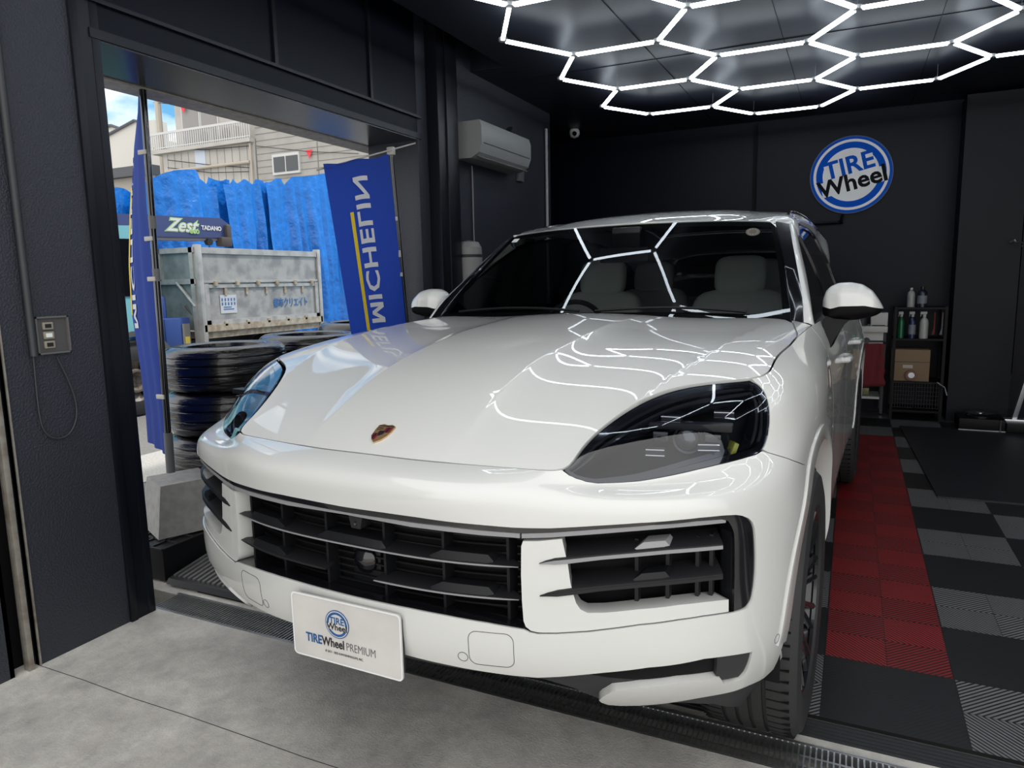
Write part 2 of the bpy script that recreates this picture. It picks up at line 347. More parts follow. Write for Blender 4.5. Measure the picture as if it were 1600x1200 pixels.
def panel(name,S,outline,holes,mt,parent,step=.02,off=0.0,flange=.012,sgn=1,thick=0.0,fl_mat=None):
    V2,F,bl=flat_tris(outline,holes,step)
    P=S(V2[:,0],V2[:,1]); Nn=S.normal(V2[:,0],V2[:,1])*sgn; P=P-Nn*off
    # orient
    t=np.cross(P[F[:,1]]-P[F[:,0]],P[F[:,2]]-P[F[:,0]]); flip=((t*Nn[F[:,0]]).sum(1)<0); F[flip]=F[flip][:,::-1]
    v=[tuple(p) for p in P]; nrm=[tuple(n) for n in Nn]; f=[tuple(q) for q in F]; mi=[0]*len(f); cn=[[nrm[i] for i in q] for q in f]
    if flange:
        for l in bl:
            n=len(l); Pa=P[l]; Na=Nn[l]; tg=np.roll(Pa,-1,0)-np.roll(Pa,1,0); tg/=np.maximum(np.linalg.norm(tg,axis=1),1e-9)[:,None]
            # outward direction sampled away from material
            A=V2[l]; side=np.cross(tg,Na); side/=np.maximum(np.linalg.norm(side,axis=1),1e-9)[:,None]
            area=.5*np.sum(A[:,0]*np.roll(A[:,1],-1)-np.roll(A[:,0],-1)*A[:,1])
            # decide sign once by testing a point
            k0=n//3; eps=1e-3; da=S(A[k0,0]+eps,A[k0,1])[0]-S(A[k0,0],A[k0,1])[0]; db=S(A[k0,0],A[k0,1]+eps)[0]-S(A[k0,0],A[k0,1])[0]
            J=np.array([[da@side[k0]],[db@side[k0]]]).ravel(); mv=J/np.linalg.norm(J)*2e-3; test=(A[k0]+mv)[None]
            inm=inpoly(test,V2[bl[0]])[0] and not any(inpoly(test,V2[h])[0] for h in bl[1:])
            if inm: side=-side
            o=len(v); v+=[tuple(p) for p in Pa]; v+=[tuple(p) for p in Pa-Na*flange]
            for i in range(n):
                j=(i+1)%n; q=(o+i,o+j,o+n+j,o+n+i); a,b,c=(np.array(v[x]) for x in q[:3]); g=np.cross(b-a,c-a)
                sn=[tuple(side[i]),tuple(side[j]),tuple(side[j]),tuple(side[i])]
                if g@side[i]<0: q=q[::-1]; sn=sn[::-1]
                f.append(q); cn.append(sn); mi.append(1 if fl_mat else 0)
    me=bpy.data.meshes.new(name); me.from_pydata(v,[],f); me.materials.append(mt)
    if fl_mat: me.materials.append(fl_mat); me.polygons.foreach_set('material_index',mi)
    me.polygons.foreach_set('use_smooth',[True]*len(f))
    me.normals_split_custom_set([c for q in cn for c in q])
    o=bpy.data.objects.new(name,me); COL.objects.link(o); o.parent=parent; return o
def mirror_obj(o,name=None):
    """mirrored mesh copy across the car centre line, same parent"""
    me=o.data.copy(); 
    for v in me.vertices: v.co.x=-v.co.x
    has=me.has_custom_normals
    if has:
        nn=[tuple(c.vector) for c in o.data.corner_normals]
    me.flip_normals()
    c=o.copy(); c.data=me; COL.objects.link(c)
    if has:
        # flip_normals keeps the first corner and reverses the others
        out=[]
        for p in o.data.polygons:
            idx=list(p.loop_indices); idx=[idx[0]]+idx[:0:-1]
            out+=[(-nn[i][0],nn[i][1],nn[i][2]) for i in idx]
        # match by vertex, robust to corner order
        want={}
        for p in o.data.polygons:
            for i in p.loop_indices: want[(p.index,o.data.loops[i].vertex_index)]=(-nn[i][0],nn[i][1],nn[i][2])
        res=[]
        for p in me.polygons:
            for i in p.loop_indices: res.append(want[(p.index,me.loops[i].vertex_index)])
        me.normals_split_custom_set(res)
    return c
def both(o): return o,mirror_obj(o)
def mirror_tree(o,parent=None):
    c=mirror_obj(o) if o.type=='MESH' else o.copy()
    if o.type!='MESH': COL.objects.link(c)
    c.parent=parent if parent else o.parent
    for ch in list(o.children): mirror_tree(ch,c)
    return c
class Ruled:
    """surface from a python function (a,b)->xyz arrays"""
    def __init__(s,fn,sgn=1): s.fn=fn; s.sgn=sgn
    def __call__(s,a,b): return s.fn(np.atleast_1d(np.asarray(a,float)),np.atleast_1d(np.asarray(b,float)))
    def normal(s,a,b,e=2e-3):
        a=np.atleast_1d(np.asarray(a,float)); b=np.atleast_1d(np.asarray(b,float))
        n=np.cross(s(a+e,b)-s(a-e,b),s(a,b+e)-s(a,b-e)); return s.sgn*n/np.maximum(np.linalg.norm(n,axis=1),1e-12)[:,None]
def text_mesh(body,size,mt,name,M4,parent=None,extrude=.001,shear=0,bold=0,mirror=False,sx=1,align='CENTER',space=1.0):
    cu=bpy.data.curves.new('t','FONT'); cu.body=body; cu.size=size; cu.extrude=extrude; cu.align_x=align; cu.align_y='CENTER'; cu.shear=shear; cu.offset=bold; cu.space_character=space; cu.resolution_u=3
    to=bpy.data.objects.new('t',cu); COL.objects.link(to); bpy.context.view_layer.update()
    me=bpy.data.meshes.new_from_object(to.evaluated_get(bpy.context.evaluated_depsgraph_get())); bpy.data.objects.remove(to); bpy.data.curves.remove(cu)
    for v in me.vertices: v.co=M4@Vector((v.co.x*sx*(-1 if mirror else 1),v.co.y,v.co.z))
    me.materials.clear(); me.materials.append(mt); me.name=name
    o=bpy.data.objects.new(name,me); COL.objects.link(o); o.parent=parent; return o
def frame(o,x,y):
    """4x4 with origin o, x axis, y axis"""
    x=Vector(x).normalized(); y=(Vector(y)-x*Vector(y).dot(x)).normalized(); z=x.cross(y)
    return Matrix(((x.x,y.x,z.x,o[0]),(x.y,y.y,z.y,o[1]),(x.z,y.z,z.z,o[2]),(0,0,0,1)))
# =====================================================================  THE ROOM
def nodes(m): return m.node_tree.nodes, m.node_tree.links, m.node_tree.nodes['Principled BSDF']
M['wall']=mat('dark_wall_paint',(.016,.019,.026),.5,bump=(55,.35,.004))
M['wall_smooth']=mat('dark_smooth_paint',(.0022,.0034,.0085),.42,spec=.16)
M['wall_left']=mat('dark_stucco_wall',(.023,.026,.036),.42,bump=(130,.6,.006))
M['metal_dark']=mat('dark_metal_frame',(.005,.006,.010),.34,0,spec=.3)
M['soffit']=mat('soffit_metal',(.035,.036,.040),.22,.5)
M['ceiling']=mat('ceiling_paint',(.012,.014,.021),.45,spec=.3)
M['beige']=mat('beige_soffit',(.48,.45,.40),.7,noise=(30,(.36,.33,.29),.4,.7))
def concrete():
    m=mat('rough_concrete',(.2,.2,.2),.85); n,l,b=nodes(m); tc=n.new('ShaderNodeTexCoord')
    def noise(s,d,r=.6):
        x=n.new('ShaderNodeTexNoise'); x.inputs['Scale'].default_value=s; x.inputs['Detail'].default_value=d; x.inputs['Roughness'].default_value=r; l.new(tc.outputs['Object'],x.inputs['Vector']); return x
    a=noise(1.6,6); c=noise(8,14,.78); f=noise(140,4)
    r=n.new('ShaderNodeValToRGB'); l.new(a.outputs[0],r.inputs[0]); e=r.color_ramp.elements; e[0].position=.30; e[0].color=(.42,.40,.375,1); e[1].position=.68; e[1].color=(.78,.755,.70,1)
    r2=n.new('ShaderNodeValToRGB'); l.new(c.outputs[0],r2.inputs[0]); e=r2.color_ramp.elements; e[0].position=.35; e[0].color=(.66,.66,.67,1); e[1].position=.7; e[1].color=(1.1,1.1,1.08,1)
    x=n.new('ShaderNodeMix'); x.data_type='RGBA'; x.blend_type='MULTIPLY'; x.inputs[0].default_value=1; l.new(r.outputs[0],x.inputs[6]); l.new(r2.outputs[0],x.inputs[7])
    # pale patch beside the wall
    l.new(x.outputs[2],b.inputs['Base Color'])
    ad=n.new('ShaderNodeMath'); ad.operation='ADD'; l.new(c.outputs[0],ad.inputs[0]); l.new(f.outputs[0],ad.inputs[1])
    u=n.new('ShaderNodeBump'); u.inputs['Strength'].default_value=.5; u.inputs['Distance'].default_value=.006; l.new(ad.outputs[0],u.inputs['Height']); l.new(u.outputs[0],b.inputs['Normal']); return m
M['concrete']=concrete()
def ribtile():
    """interlocking ribbed floor tiles 0.4 m: grey and black check with a red lane, diamond ribs"""
    m=mat('ribbed_tiles',(.02,.02,.02),.45); n,l,b=nodes(m); tc=n.new('ShaderNodeTexCoord'); s=n.new('ShaderNodeSeparateXYZ'); l.new(tc.outputs['Object'],s.inputs[0])
    def mth(op,a,bb=None,cc=None):
        x=n.new('ShaderNodeMath'); x.operation=op
        for i,v in enumerate((a,bb,cc)):
            if v is None: continue
            if isinstance(v,(int,float)): x.inputs[i].default_value=v
            else: l.new(v,x.inputs[i])
        return x.outputs[0]
    cx=mth('FLOOR',mth('DIVIDE',s.outputs[0],.4)); cy=mth('FLOOR',mth('DIVIDE',s.outputs[1],.4))
    par=mth('MODULO',mth('ADD',mth('ADD',cx,cy),100),2) # 0 grey 1 black
    red=mth('MULTIPLY',mth('MULTIPLY',mth('COMPARE',cx,-1,.1),mth('GREATER_THAN',cy,.5)),mth('LESS_THAN',cy,10.5))
    fx=mth('ABSOLUTE',mth('SUBTRACT',mth('MULTIPLY',mth('FRACT',mth('DIVIDE',s.outputs[0],.4)),.4),.2)); fy=mth('ABSOLUTE',mth('SUBTRACT',mth('MULTIPLY',mth('FRACT',mth('DIVIDE',s.outputs[1],.4)),.4),.2))
    d=mth('FRACT',mth('DIVIDE',mth('ADD',fx,fy),.0195)); gap=mth('LESS_THAN',mth('ABSOLUTE',mth('SUBTRACT',d,.5)),.22)
    edge=mth('MAXIMUM',mth('GREATER_THAN',fx,.1975),mth('GREATER_THAN',fy,.1975)); mid=mth('MAXIMUM',mth('LESS_THAN',fx,.0012),mth('LESS_THAN',fy,.0012)); gap=mth('MAXIMUM',gap,mth('MAXIMUM',edge,mid))
    def mixc(f,c1,c2):
        x=n.new('ShaderNodeMix'); x.data_type='RGBA'; l.new(f,x.inputs[0])
        for i,c in ((6,c1),(7,c2)):
            if isinstance(c,tuple): x.inputs[i].default_value=(*c,1)
            else: l.new(c,x.inputs[i])
        return x.outputs[2]
    # quadrant shading of the red lane: how each rib direction catches light, painted as two reds
    qx=mth('FLOOR',mth('DIVIDE',s.outputs[0],.2)); qy=mth('FLOOR',mth('DIVIDE',s.outputs[1],.2)); qp=mth('MODULO',mth('ADD',mth('ADD',qx,qy),100),2)
    cc=mixc(par,(.15,.15,.153),(.010,.010,.011)); cc=mixc(red,cc,mixc(qp,(.28,.010,.012),(.20,.008,.010)))
    cc=mixc(gap,cc,(.003,.003,.003)); l.new(cc,b.inputs['Base Color'])
    u=n.new('ShaderNodeBump'); u.invert=True; u.inputs['Strength'].default_value=.6; u.inputs['Distance'].default_value=.004; l.new(gap,u.inputs['Height']); l.new(u.outputs[0],b.inputs['Normal']); return m
M['tiles']=ribtile()
M['steel']=mat('galvanised_steel',(.50,.51,.52),.28,.9)
M['steel_dark']=mat('dark_grate_steel',(.12,.12,.125),.35,.8)
M['asphalt']=mat('asphalt',(.13,.13,.128),.95,noise=(120,(.23,.225,.215),.35,.7),bump=(150,.5,.01))
XW=-3.0
# floor
struct('floor',MB().bx(-3.42,14,-22,-.30,-.2,0),M['concrete'],'bare rough concrete slab in front of the floor drain')
struct('floor',MB().bx(-3.42,5.0,-.155,6.2,-.2,-.012),M['concrete'],'concrete slab under the tiles')
struct('floor',MB().bx(-2.99,5.0,.0,6.0,-.012,0.0),M['tiles'],'ribbed interlocking floor tiles in grey, black and a red lane')
mb=MB(); mb.sheet([[(x,-.02,.0) for x in(-3.0,5)],[(x,-.10,-.010) for x in(-3.0,5)],[(x,-.10,-.014) for x in(-3.0,5)]]); 
for k in range(5): mb.bx(-3.0,5,-.022-.015*k-.006,-.022-.015*k,-.0005-.0018*k-.002,.0012-.0018*k)
struct('trim_1',mb,M['plastic_dark'],'black ramp edge strip of the tiled floor')
struct('floor',MB().bx(-3.42,5,-.31,-.15,-.2,-.12),M['void'],'bottom of the drain channel')
# floor joint
mb=MB(); mb.tube([(-3.0+1.0*k*.25,-.80+.003*math.sin(k*2.3),-.0012) for k in range(22)],.0022,5); struct('trim_2',mb,M['plastic_dark'],'thin control joint in the concrete slab')
# drain grate
dr=empty('drain_grate',(0,0,0),0,'long slotted steel drain grate across the concrete floor under the car nose','drain grate')
fr=MB()
for y in(-.303,-.296,-.163,-.156): fr.bx(-3.05,5,y-.0025,y+.0025,-.03,.001)
obj('grate_frame',fr,M['steel'],dr)
br=MB()
for k in range(int(5.0/.0155)): 
    x=-3.04+k*.0155; br.bx(x,x+.0045,-.293,-.166,-.0042,-.001)
for y in(-.252,-.208): br.bx(-3.05,2.0,y-.004,y+.004,-.016,-.006)
tag(obj('grate_bars',br,M['steel'],dr),kind='stuff')
mb=MB()
for k in range(int(3.0/.025)): x=2.0+k*.025; mb.bx(x,x+.006,-.293,-.166,-.022,-.001)
tag(obj('grate_bars',mb,M['steel'],dr),kind='stuff')
# walls
struct('wall_back',MB().bx(-3.9,5.0,5.6,5.75,0,3.4),M['wall_smooth'])
struct('wall_left',MB().bx(-3.4,XW,1.90,4.20,0,3.4),M['wall_left'],'dark stucco wall beyond the side opening')
struct('wall_left',MB().bx(-3.9,-3.7,4.2,5.6,0,3.4),M['wall_smooth'],'dark recess wall in the far left corner')
struct('wall_left',MB().bx(-3.9,-3.4,4.05,4.2,0,3.4),M['wall_smooth'])
w_=MB().bx(-3.4,XW,-.80,-.32,0,3.4); struct('wall_left',w_,M['wall_left'],'dark stucco wall pier on the near side of the opening')
struct('wall_left',MB().bx(-3.4,XW,-5.0,-.885,0,3.4),M['wall_left'],'dark stucco wall nearest the camera')
struct('wall_left',MB().bx(-3.4,XW-.06,-.885,-.80,0,3.4),M['void'])
struct('wall_right',MB().bx(4.6,4.75,-.5,5.6,0,3.4),M['wall_smooth'])
# header above the side opening
struct('trim_3',MB().bx(-3.40,XW,-.32,1.90,2.30,3.4),M['wall_smooth'],'dark header wall above the side opening')
struct('trim_4',MB().bx(-3.40,XW+.005,-.32,1.90,2.292,2.302),M['soffit'],'reflective metal soffit of the side opening')
mb=MB().bx(XW,XW+.012,-.36,1.93,2.30,2.335); mb.bx(XW,XW+.02,-.36,1.93,2.43,2.445)
for y in (.62,1.40): mb.bx(XW,XW+.014,y-.012,y+.012,2.44,3.2)
struct('trim_5',mb,M['metal_dark'],'dark panel battens on the header wall')
struct('trim_6',MB().bx(-3.54,-3.40,-.5,2.0,2.285,2.32),M['beige'],'pale eaves strip outside the opening')
struct('trim_7',MB().bx(-3.60,-3.54,-.7,2.2,2.30,2.9),M['beige'],'pale fascia outside the opening')
# jamb frames
mb=MB().bx(XW-.02,XW+.014,-.435,-.405,0,3.2,.002); mb.bx(XW-.02,XW+.006,-.40,-.352,0,3.2); mb.bx(XW-.02,XW+.008,-.352,-.318,0,3.2,.003); struct('trim_8',mb,M['metal_dark'],'dark shutter guide rail on the near jamb')
struct('trim_9',MB().bx(XW-.40,XW-.0,-.332,-.318,0,2.3),M['metal_dark'],'dark metal lining of the near jamb')
mb=MB().bx(XW,XW+.09,2.02,2.12,0,3.2,.004); mb.bx(XW,XW+.10,2.12,2.27,0,3.2,.004); struct('trim_10',mb,M['metal_dark'],'dark pilaster between the opening and the air conditioner')
mb=MB().bx(XW-.02,XW+.006,-.800,-.794,0,3.2); mb.bx(XW-.02,XW+.012,-.842,-.822,0,3.2,.002); mb.bx(XW-.03,XW+.0,-.90,-.885,0,3.2); struct('trim_11',mb,mat('worn_aluminium',(.36,.34,.30),.5,.5,noise=(18,(.22,.18,.14),.45,.7)),'worn pale metal guide rails of the folded door on the left wall')
# ceiling
struct('ceiling',MB().bx(-2.72,4.6,-.25,5.6,2.90,3.05),M['ceiling'])
struct('ceiling',MB().bx(-3.9,-2.72,2.66,5.6,2.90,3.05),M['ceiling'])
struct('ceiling',MB().bx(-3.4,4.6,-.5,5.6,3.25,3.35),M['wall_smooth'],'dark upper slab over the ceiling recess')
mb=MB(); mb.bx(-2.72,4.6,1.20,1.204,2.896,2.90); mb.bx(-2.72,4.6,3.02,3.024,2.896,2.90)
for x in(-1.7,-.85,0.05,.95): mb.bx(x,x+.003,-.25,5.6,2.896,2.90)
struct('trim_12',mb,M['void'],'thin joints between the ceiling boards')
struct('trim_13',MB().bx(-2.72,4.6,-.33,-.25,2.80,3.3),M['metal_dark'],'front beam of the garage opening')
# column at the back wall
struct('wall_back',MB().bx(.46,.93,5.27,5.6,0,2.87),mat('column_paint',(.007,.0085,.012),.5,bump=(60,.3,.003),spec=.2),'dark painted column at the back wall')
mb=MB().bx(-1.335,-1.30,5.575,5.60,0,2.87); struct('trim_14',mb,M['void'],'dark joint cover strip on the back wall')
# pipes on walls
def pipe(name,pts,r,mt,label,cat): return tag(obj(name,MB().tube(pts,r,10),mt),label,cat)
pipe('conduit_pipe',[(XW+.02,4.06,1.0),(XW+.02,4.06,2.74)],.014,mat('pale_pipe',(.30,.30,.31),.5),'pale vertical conduit on the wall behind the car roof, left of the security camera','pipe')
pipe('conduit_pipe',[(.975,5.575,.42),(.975,5.575,2.75)],.016,M['gloss_black'],'black vertical conduit beside the column at the right edge','pipe')
pipe('drain_hose',[(XW+.012,2.62,1.0),(XW+.012,2.62,2.22)],.006,mat('grey_hose',(.20,.20,.21),.5),'thin pale cable hanging below the air conditioner','cable')
mb=MB().tube([(-1.15,5.56,1.86),(-.48,5.56,1.86)],.016,8); mb.tube([(-.50,5.52,1.86),(-.485,5.56,1.93)],.014,8); tag(obj('wall_rail',mb,M['gloss_black']),'short black horizontal rail on the back wall below the round sign','rail')
# ---- ceiling light grid
KL=(2.78-CAMP[2])/(2.70-CAMP[2])
lg=empty('hexagon_ceiling_light',((1-KL)*CAMP[0],(1-KL)*CAMP[1],2.78),0,'glowing white honeycomb of hexagon LED tubes hanging under the dark ceiling','ceiling light')
lg.scale=(KL,KL,1)
M['led']=mat('led_tube',(.9,.92,.95),.4,emit=(.82,.91,1.0,9.5))
M['led_body']=mat('led_channel',(.45,.46,.47),.4,.3)
a_=.514; 
hh=[]
# hexagon centres: columns 0.771 m apart, every other column shifted half a hexagon
for cx,ys in ((-1.692,(.685,1.575,2.465,3.355)),(-.921,(.24,1.13,2.02,2.91,3.80)),(-.150,(.685,1.575,2.465,3.355)),(.621,(.24,1.13,2.02,2.91)),(1.392,(.685,1.575,2.465)),(2.163,(1.13,2.02))):
    for y in ys: hh.append((cx,y))
vs={};es=set()
def vid(x,y):
    for k,(p,q) in vs.items():
        if abs(p-x)<.05 and abs(q-y)<.05: return k
    vs[len(vs)]=(x,y); return len(vs)-1
for x,y in hh:
    ids=[vid(x+a_*math.cos(t),y+a_*math.sin(t)) for t in np.radians([0,60,120,180,240,300])]
    for k in range(6): es.add(tuple(sorted((ids[k],ids[(k+1)%6]))))
tubes=sorted(es)
for k,(p,q) in enumerate(tubes):
    A=Vector((*vs[p],0));B=Vector((*vs[q],0)); d=(B-A).normalized(); c=(A+B)/2; L=(B-A).length-.05; ang=math.atan2(d.y,d.x)
    mb=MB().box(c,(L,.021,.020),(0,0,ang),.004); t=obj('light_tube',mb,M['led'],lg)
    if k>=100: t['kind']='stuff'
mb=MB()
for x,y in vs.values(): mb.lathe([(0,-.009),(.022,-.009),(.024,-.004),(.024,.010),(0,.012)],(x,y,0.004),n=12)
tag(obj('corner_joint',mb,M['led_body'],lg),kind='stuff')
mb=MB()
for k,(x,y) in enumerate(vs.values()):
    if k%3==0: mb.tube([(x,y,.01),(x,y,.11)],.0012,4)
tag(obj('hanging_wire',mb,M['steel'],lg),kind='stuff')
mb=MB().lathe([(0,0),(.03,0),(.045,-.004),(.06,.0),(.06,.008)],(-1.10,2.05,2.892),n=24); dl=obj('downlight',mb,M['gloss_black']); tag(dl,'small black round recessed downlight in the ceiling inside the honeycomb light','downlight')
# ---- round sign
sx_=Vector((math.cos(math.radians(13.5)),0,math.sin(math.radians(13.5)))); sz_=Vector((-sx_.z,0,sx_.x)); so_=Vector((-.43,5.56,2.305))
sg=empty('round_wall_sign',so_,0,'round blue and white sign with blue and black lettering high on the dark back wall','sign')
def rel(v): return Vector(v)
M['sign_blue']=mat('sign_blue',(.0,.09,.55),.6,spec=.1); M['sign_white']=mat('sign_white',(.92,.92,.92),.6,spec=.1)
mb=MB().lathe([(0,.0),(.365,.0),(.365,.038),(0,.038)],n=72); mb.v=[(x,z,y) for x,y,z in mb.v]; obj('sign_body',mb,mat('sign_side',(.01,.05,.2),.4),sg,sharp=30)
# ---- air conditioner on the left wall
ac=empty('air_conditioner',(XW,2.83,2.24),0,'white wall mounted air conditioner on the dark wall above the left door mirror','air conditioner')
sec=[(0,.0),(.13,.0),(.19,.035),(.215,.10),(.215,.21),(.20,.255),(.0,.255)]
mb=MB().prism(sec,(0,-.43,0),(1,0,0),(0,0,1),(0,1,0),.86); obj('housing',mb,mat('ac_plastic',(.24,.245,.24),.45),ac,sharp=30)
mb=MB().bx(.2155,.218,-.40,.40,.098,.102); obj('panel_seam',mb,M['plastic_dark'],ac)
mb=MB().box((.165,0,.018),(.075,.80,.006),(0,.5,0)); obj('air_flap',mb,mat('ac_flap',(.18,.18,.18),.5),ac)
mb=MB().tube([(XW+.05,3.30,2.50),(XW+.10,3.18,2.50),(XW+.10,3.10,2.56)],.03,8); tag(obj('pipe_cover',mb,M['plastic_dark']),'black pipe cover elbow behind the air conditioner','pipe')
mb=MB().bx(XW,XW+.03,3.42,3.53,2.20,2.36,.006); tag(obj('thermostat',mb,mat('grey_box',(.10,.10,.105),.5)),'small grey switch box on the dark wall right of the air conditioner','switch box')
# security camera on the ceiling corner
sc=empty('security_camera',(-3.2,5.50,2.98),0,'small white dome security camera high on the back wall','camera'); sc.location=tuple(px_w(899,204,1,5.0))
mb=MB().lathe([(0,.0),(.055,0),(.055,-.02),(.05,-.03),(.0,-.03)],(0,-.02,.045),n=24); obj('camera_base',mb,mat('cam_white',(.55,.55,.54),.4),sc)
mb=MB(); t=MB().lathe([(0,.055),(.035,.045),(.052,.02),(.055,-.01),(.04,-.04),(0,-.055)],n=24); mb.add([(x,y-.03,z-.03) for x,y,z in t.v],t.f); obj('camera_ball',mb,bpy.data.materials['cam_white'],sc)
mb=MB().lathe([(0,-.006),(.022,-.006),(.024,.01)],(.02,-.085,-.045),'Y',20); obj('lens',mb,M['gloss_black'],sc)
# water tank
tk=empty('water_tank',(-2.80,2.22,0),0,'pale rounded water tank standing beside the left wall behind the door mirror','tank')
px_t=px_w(725,430,0,-2.72); tk.location=(-2.70,px_t[1]+.62,0)
tk.location=(-2.90,2.375,0); tk.scale=(.8,.8,1.03)
mb=MB().lathe([(0,0),(.115,0),(.12,.03),(.12,1.50),(.115,1.56),(.09,1.595),(0,1.61)],n=40); obj('tank_body',mb,mat('tank_grey',(.22,.22,.21),.5),tk,sharp=30)
mb=MB().lathe([(.1205,1.49),(.123,1.50),(.1205,1.51)],n=40); obj('tank_seam',mb,M['plastic_dark'],tk)
# ---- control box, conduit and cable on the near wall pier
cb=empty('wall_switch_box',(XW,-.62,1.20),0,'grey recessed box with three small switches on the near left wall','switch box')
mb=MB(); 
for y0,y1,z0,z1 in((-.06,.06,-.068,-.062),(-.06,.06,.062,.068),(-.06,-.054,-.068,.068),(.054,.06,-.068,.068)): mb.bx(0,.012,y0,y1,z0,z1)
obj('box_frame',mb,mat('box_frame_grey',(.12,.115,.115),.5),cb)
mb=MB().bx(-.0,.003,-.054,.054,-.062,.062); obj('box_plate',mb,mat('box_plate_brown',(.075,.072,.072),.4),cb)
for z in(.034,0,-.034):
    mb=MB().bx(.003,.009,-.034,.004,z-.013,z+.013,.002); s=obj('switch',mb,mat('switch_beige',(.30,.27,.21),.5) if 'switch_beige' not in bpy.data.materials else bpy.data.materials['switch_beige'],cb); obj('rocker',MB().bx(.009,.011,-.026,-.004,z-.007,z+.007),M['ink'] if z else M['logo_white'],s)
M['cable']=mat('dark_cable',(.028,.030,.034),.5)
pipe('conduit_pipe',[(XW+.014,-.70,3.0),(XW+.014,-.70,2.0),(XW+.014,-.698,1.13)],.013,M['cable'],'dark grey conduit running down to the recessed box on the near left wall','pipe')
pts=[Vector((XW+.008,-.698,1.13)),Vector((XW+.006,-.70,.95)),Vector((XW+.006,-.690,.86)),Vector((XW+.008,-.655,.822)),Vector((XW+.008,-.60,.83)),Vector((XW+.008,-.565,.90)),Vector((XW+.008,-.575,1.0)),Vector((XW+.008,-.615,1.12))]
P_=np.array([tuple(p) for p in pts]); t_=np.linspace(0,1,len(P_)); sm=spline_eval(t_,P_,spline_coef(t_,P_),np.linspace(0,1,40)); pipe('loose_cable',[tuple(p) for p in sm],.0035,M['cable'],'thin dark cable looping below the recessed box on the near left wall','cable')
# ---- things against the back wall
M['rack']=mat('black_powder_coat',(.0025,.0025,.003),.5,spec=.2)
rk=empty('shelf_rack',(.205,5.36,0),0,'black steel rack with spray bottles and a cardboard box by the back wall','shelf')
mb=MB()
for x in(-.20,.20):
    for y in(-.15,.15): mb.bx(x-.012,x+.012,y-.012,y+.012,0,1.05)
obj('rack_frame',mb,M['rack'],rk)
for z in(1.04,.755,.36,.09): obj('rack_shelf',MB().bx(-.21,.21,-.16,.16,z-.012,z+.004),M['rack'],rk)
mb=MB()
for x0,x1 in((-.19,-.02),(.0,.18)):
    for k in range(9): mb.bx(x0+(x1-x0)*k/8-.0015,x0+(x1-x0)*k/8+.0015,-.163,-.160,.12,.35)
    for k in range(7): mb.bx(x0,x1,-.163,-.160,.12+.23*k/6-.0015,.12+.23*k/6+.0015)
obj('rack_mesh',mb,M['slat_grey'],rk)
mb=MB(); mb.bx(.205,.208,-.15,.15,.38,.72)
obj('rack_side',mb,M['plastic_dark'],rk)
bx_=empty('cardboard_box',(.145,5.33,.366),0,'brown taped cardboard box on the middle shelf of the black rack','box')
obj('carton',MB().bx(-.155,.155,-.12,.12,0,.29,.003),mat('cardboard',(.20,.135,.075),.8),bx_); obj('carton_flap',MB().bx(-.156,.156,-.1215,-.12,.175,.18),M['ink'],bx_); obj('box_tape',MB().bx(-.06,.02,-.122,-.1205,.12,.15),mat('tape',(.38,.34,.28),.3),bx_)
rl=empty('tape_roll',(.155,5.19,.425),0,'round red and grey tape roll hanging in front of the cardboard box','tape roll'); mb=MB().lathe([(.02,-.015),(.048,-.015),(.048,.015),(.02,.015)],axis='Y',n=28,closed=True); obj('roll',mb,mat('roll_red',(.16,.06,.05),.5),rl); mb=MB().lathe([(0,-.017),(.026,-.017),(.026,.0)],axis='Y',n=20); obj('roll_core',mb,M['chrome'],rl)
def bottle(nm,x,y,z,h,r,col,cap,label,trig=True,lbl=None):
    b=empty(nm,(x,y,z),0,label,'bottle'); mc=mat(nm+'_body',col,.3)
    obj('bottle_body',MB().lathe([(0,0),(r,0),(r,h*.58),(r*.85,h*.68),(r*.35,h*.76),(r*.35,h*.8),(0,h*.8)],n=20),mc,b)
    obj('bottle_cap',MB().lathe([(r*.42,h*.79),(r*.42,h*.88),(0,h*.88)],n=16),cap,b)
    if trig: mb=MB().box((-r*.2,0,h*.93),(r*1.5,r*.6,h*.10),None,.003); mb.tube([(-r*.7,0,h*.9),(-r*.9,0,h*.80)],.003,6); obj('spray_trigger',mb,cap,b)
    if lbl: obj('bottle_label',MB().lathe([(r*1.015,h*.15),(r*1.015,h*.5)],n=20),lbl,b)
    return b
wc=mat('white_cap',(.40,.40,.38),.4); gb=mat('grey_label',(.16,.17,.20),.5)
bottle('spray_bottle',.055,5.27,.759,.25,.026,(.0,.085,.03),wc,'green spray bottle with a white trigger, left on the top shelf of the rack')
bottle('spray_bottle',.145,5.27,.759,.25,.030,(.006,.012,.06),wc,'dark blue spray bottle between the green and the white ones on the rack',lbl=gb)
bottle('spray_bottle',.24,5.27,.759,.25,.036,(.34,.34,.31),wc,'white spray bottle with a grey trigger, right of the blue one on the rack')
bottle('pump_bottle',.125,5.30,1.045,.20,.032,(.27,.26,.25),wc,'small pale pump bottle standing on top of the black rack',False)
bottle('chemical_bottle',.215,5.30,1.045,.21,.040,(.012,.014,.03),M['ink'],'dark bottle with a pale label and black cap on top of the rack',False,lbl=gb)
for x,c,l in((.315,(.18,.02,.02),'small red brush hanging from the top shelf of the rack'),(.375,(.14,.14,.145),'small grey hook tool hanging at the right end of the rack')):
    mb=MB().tube([(x,5.19,1.0),(x,5.19,.86),(x-.008,5.19,.80)],[.004,.005,.012],8); tag(obj('hanging_tool',mb,mat('tool%d'%(x*1000),c,.4)),l,'tool')
mb=MB().tube([(.36,5.16,.37),(.42,5.13,.33),(.44,5.12,.26)],.006,6); tag(obj('cable_clip',mb,mat('clip_grey',(.16,.16,.17),.4)),'small grey clip lead hanging at the lower right of the rack','cable')
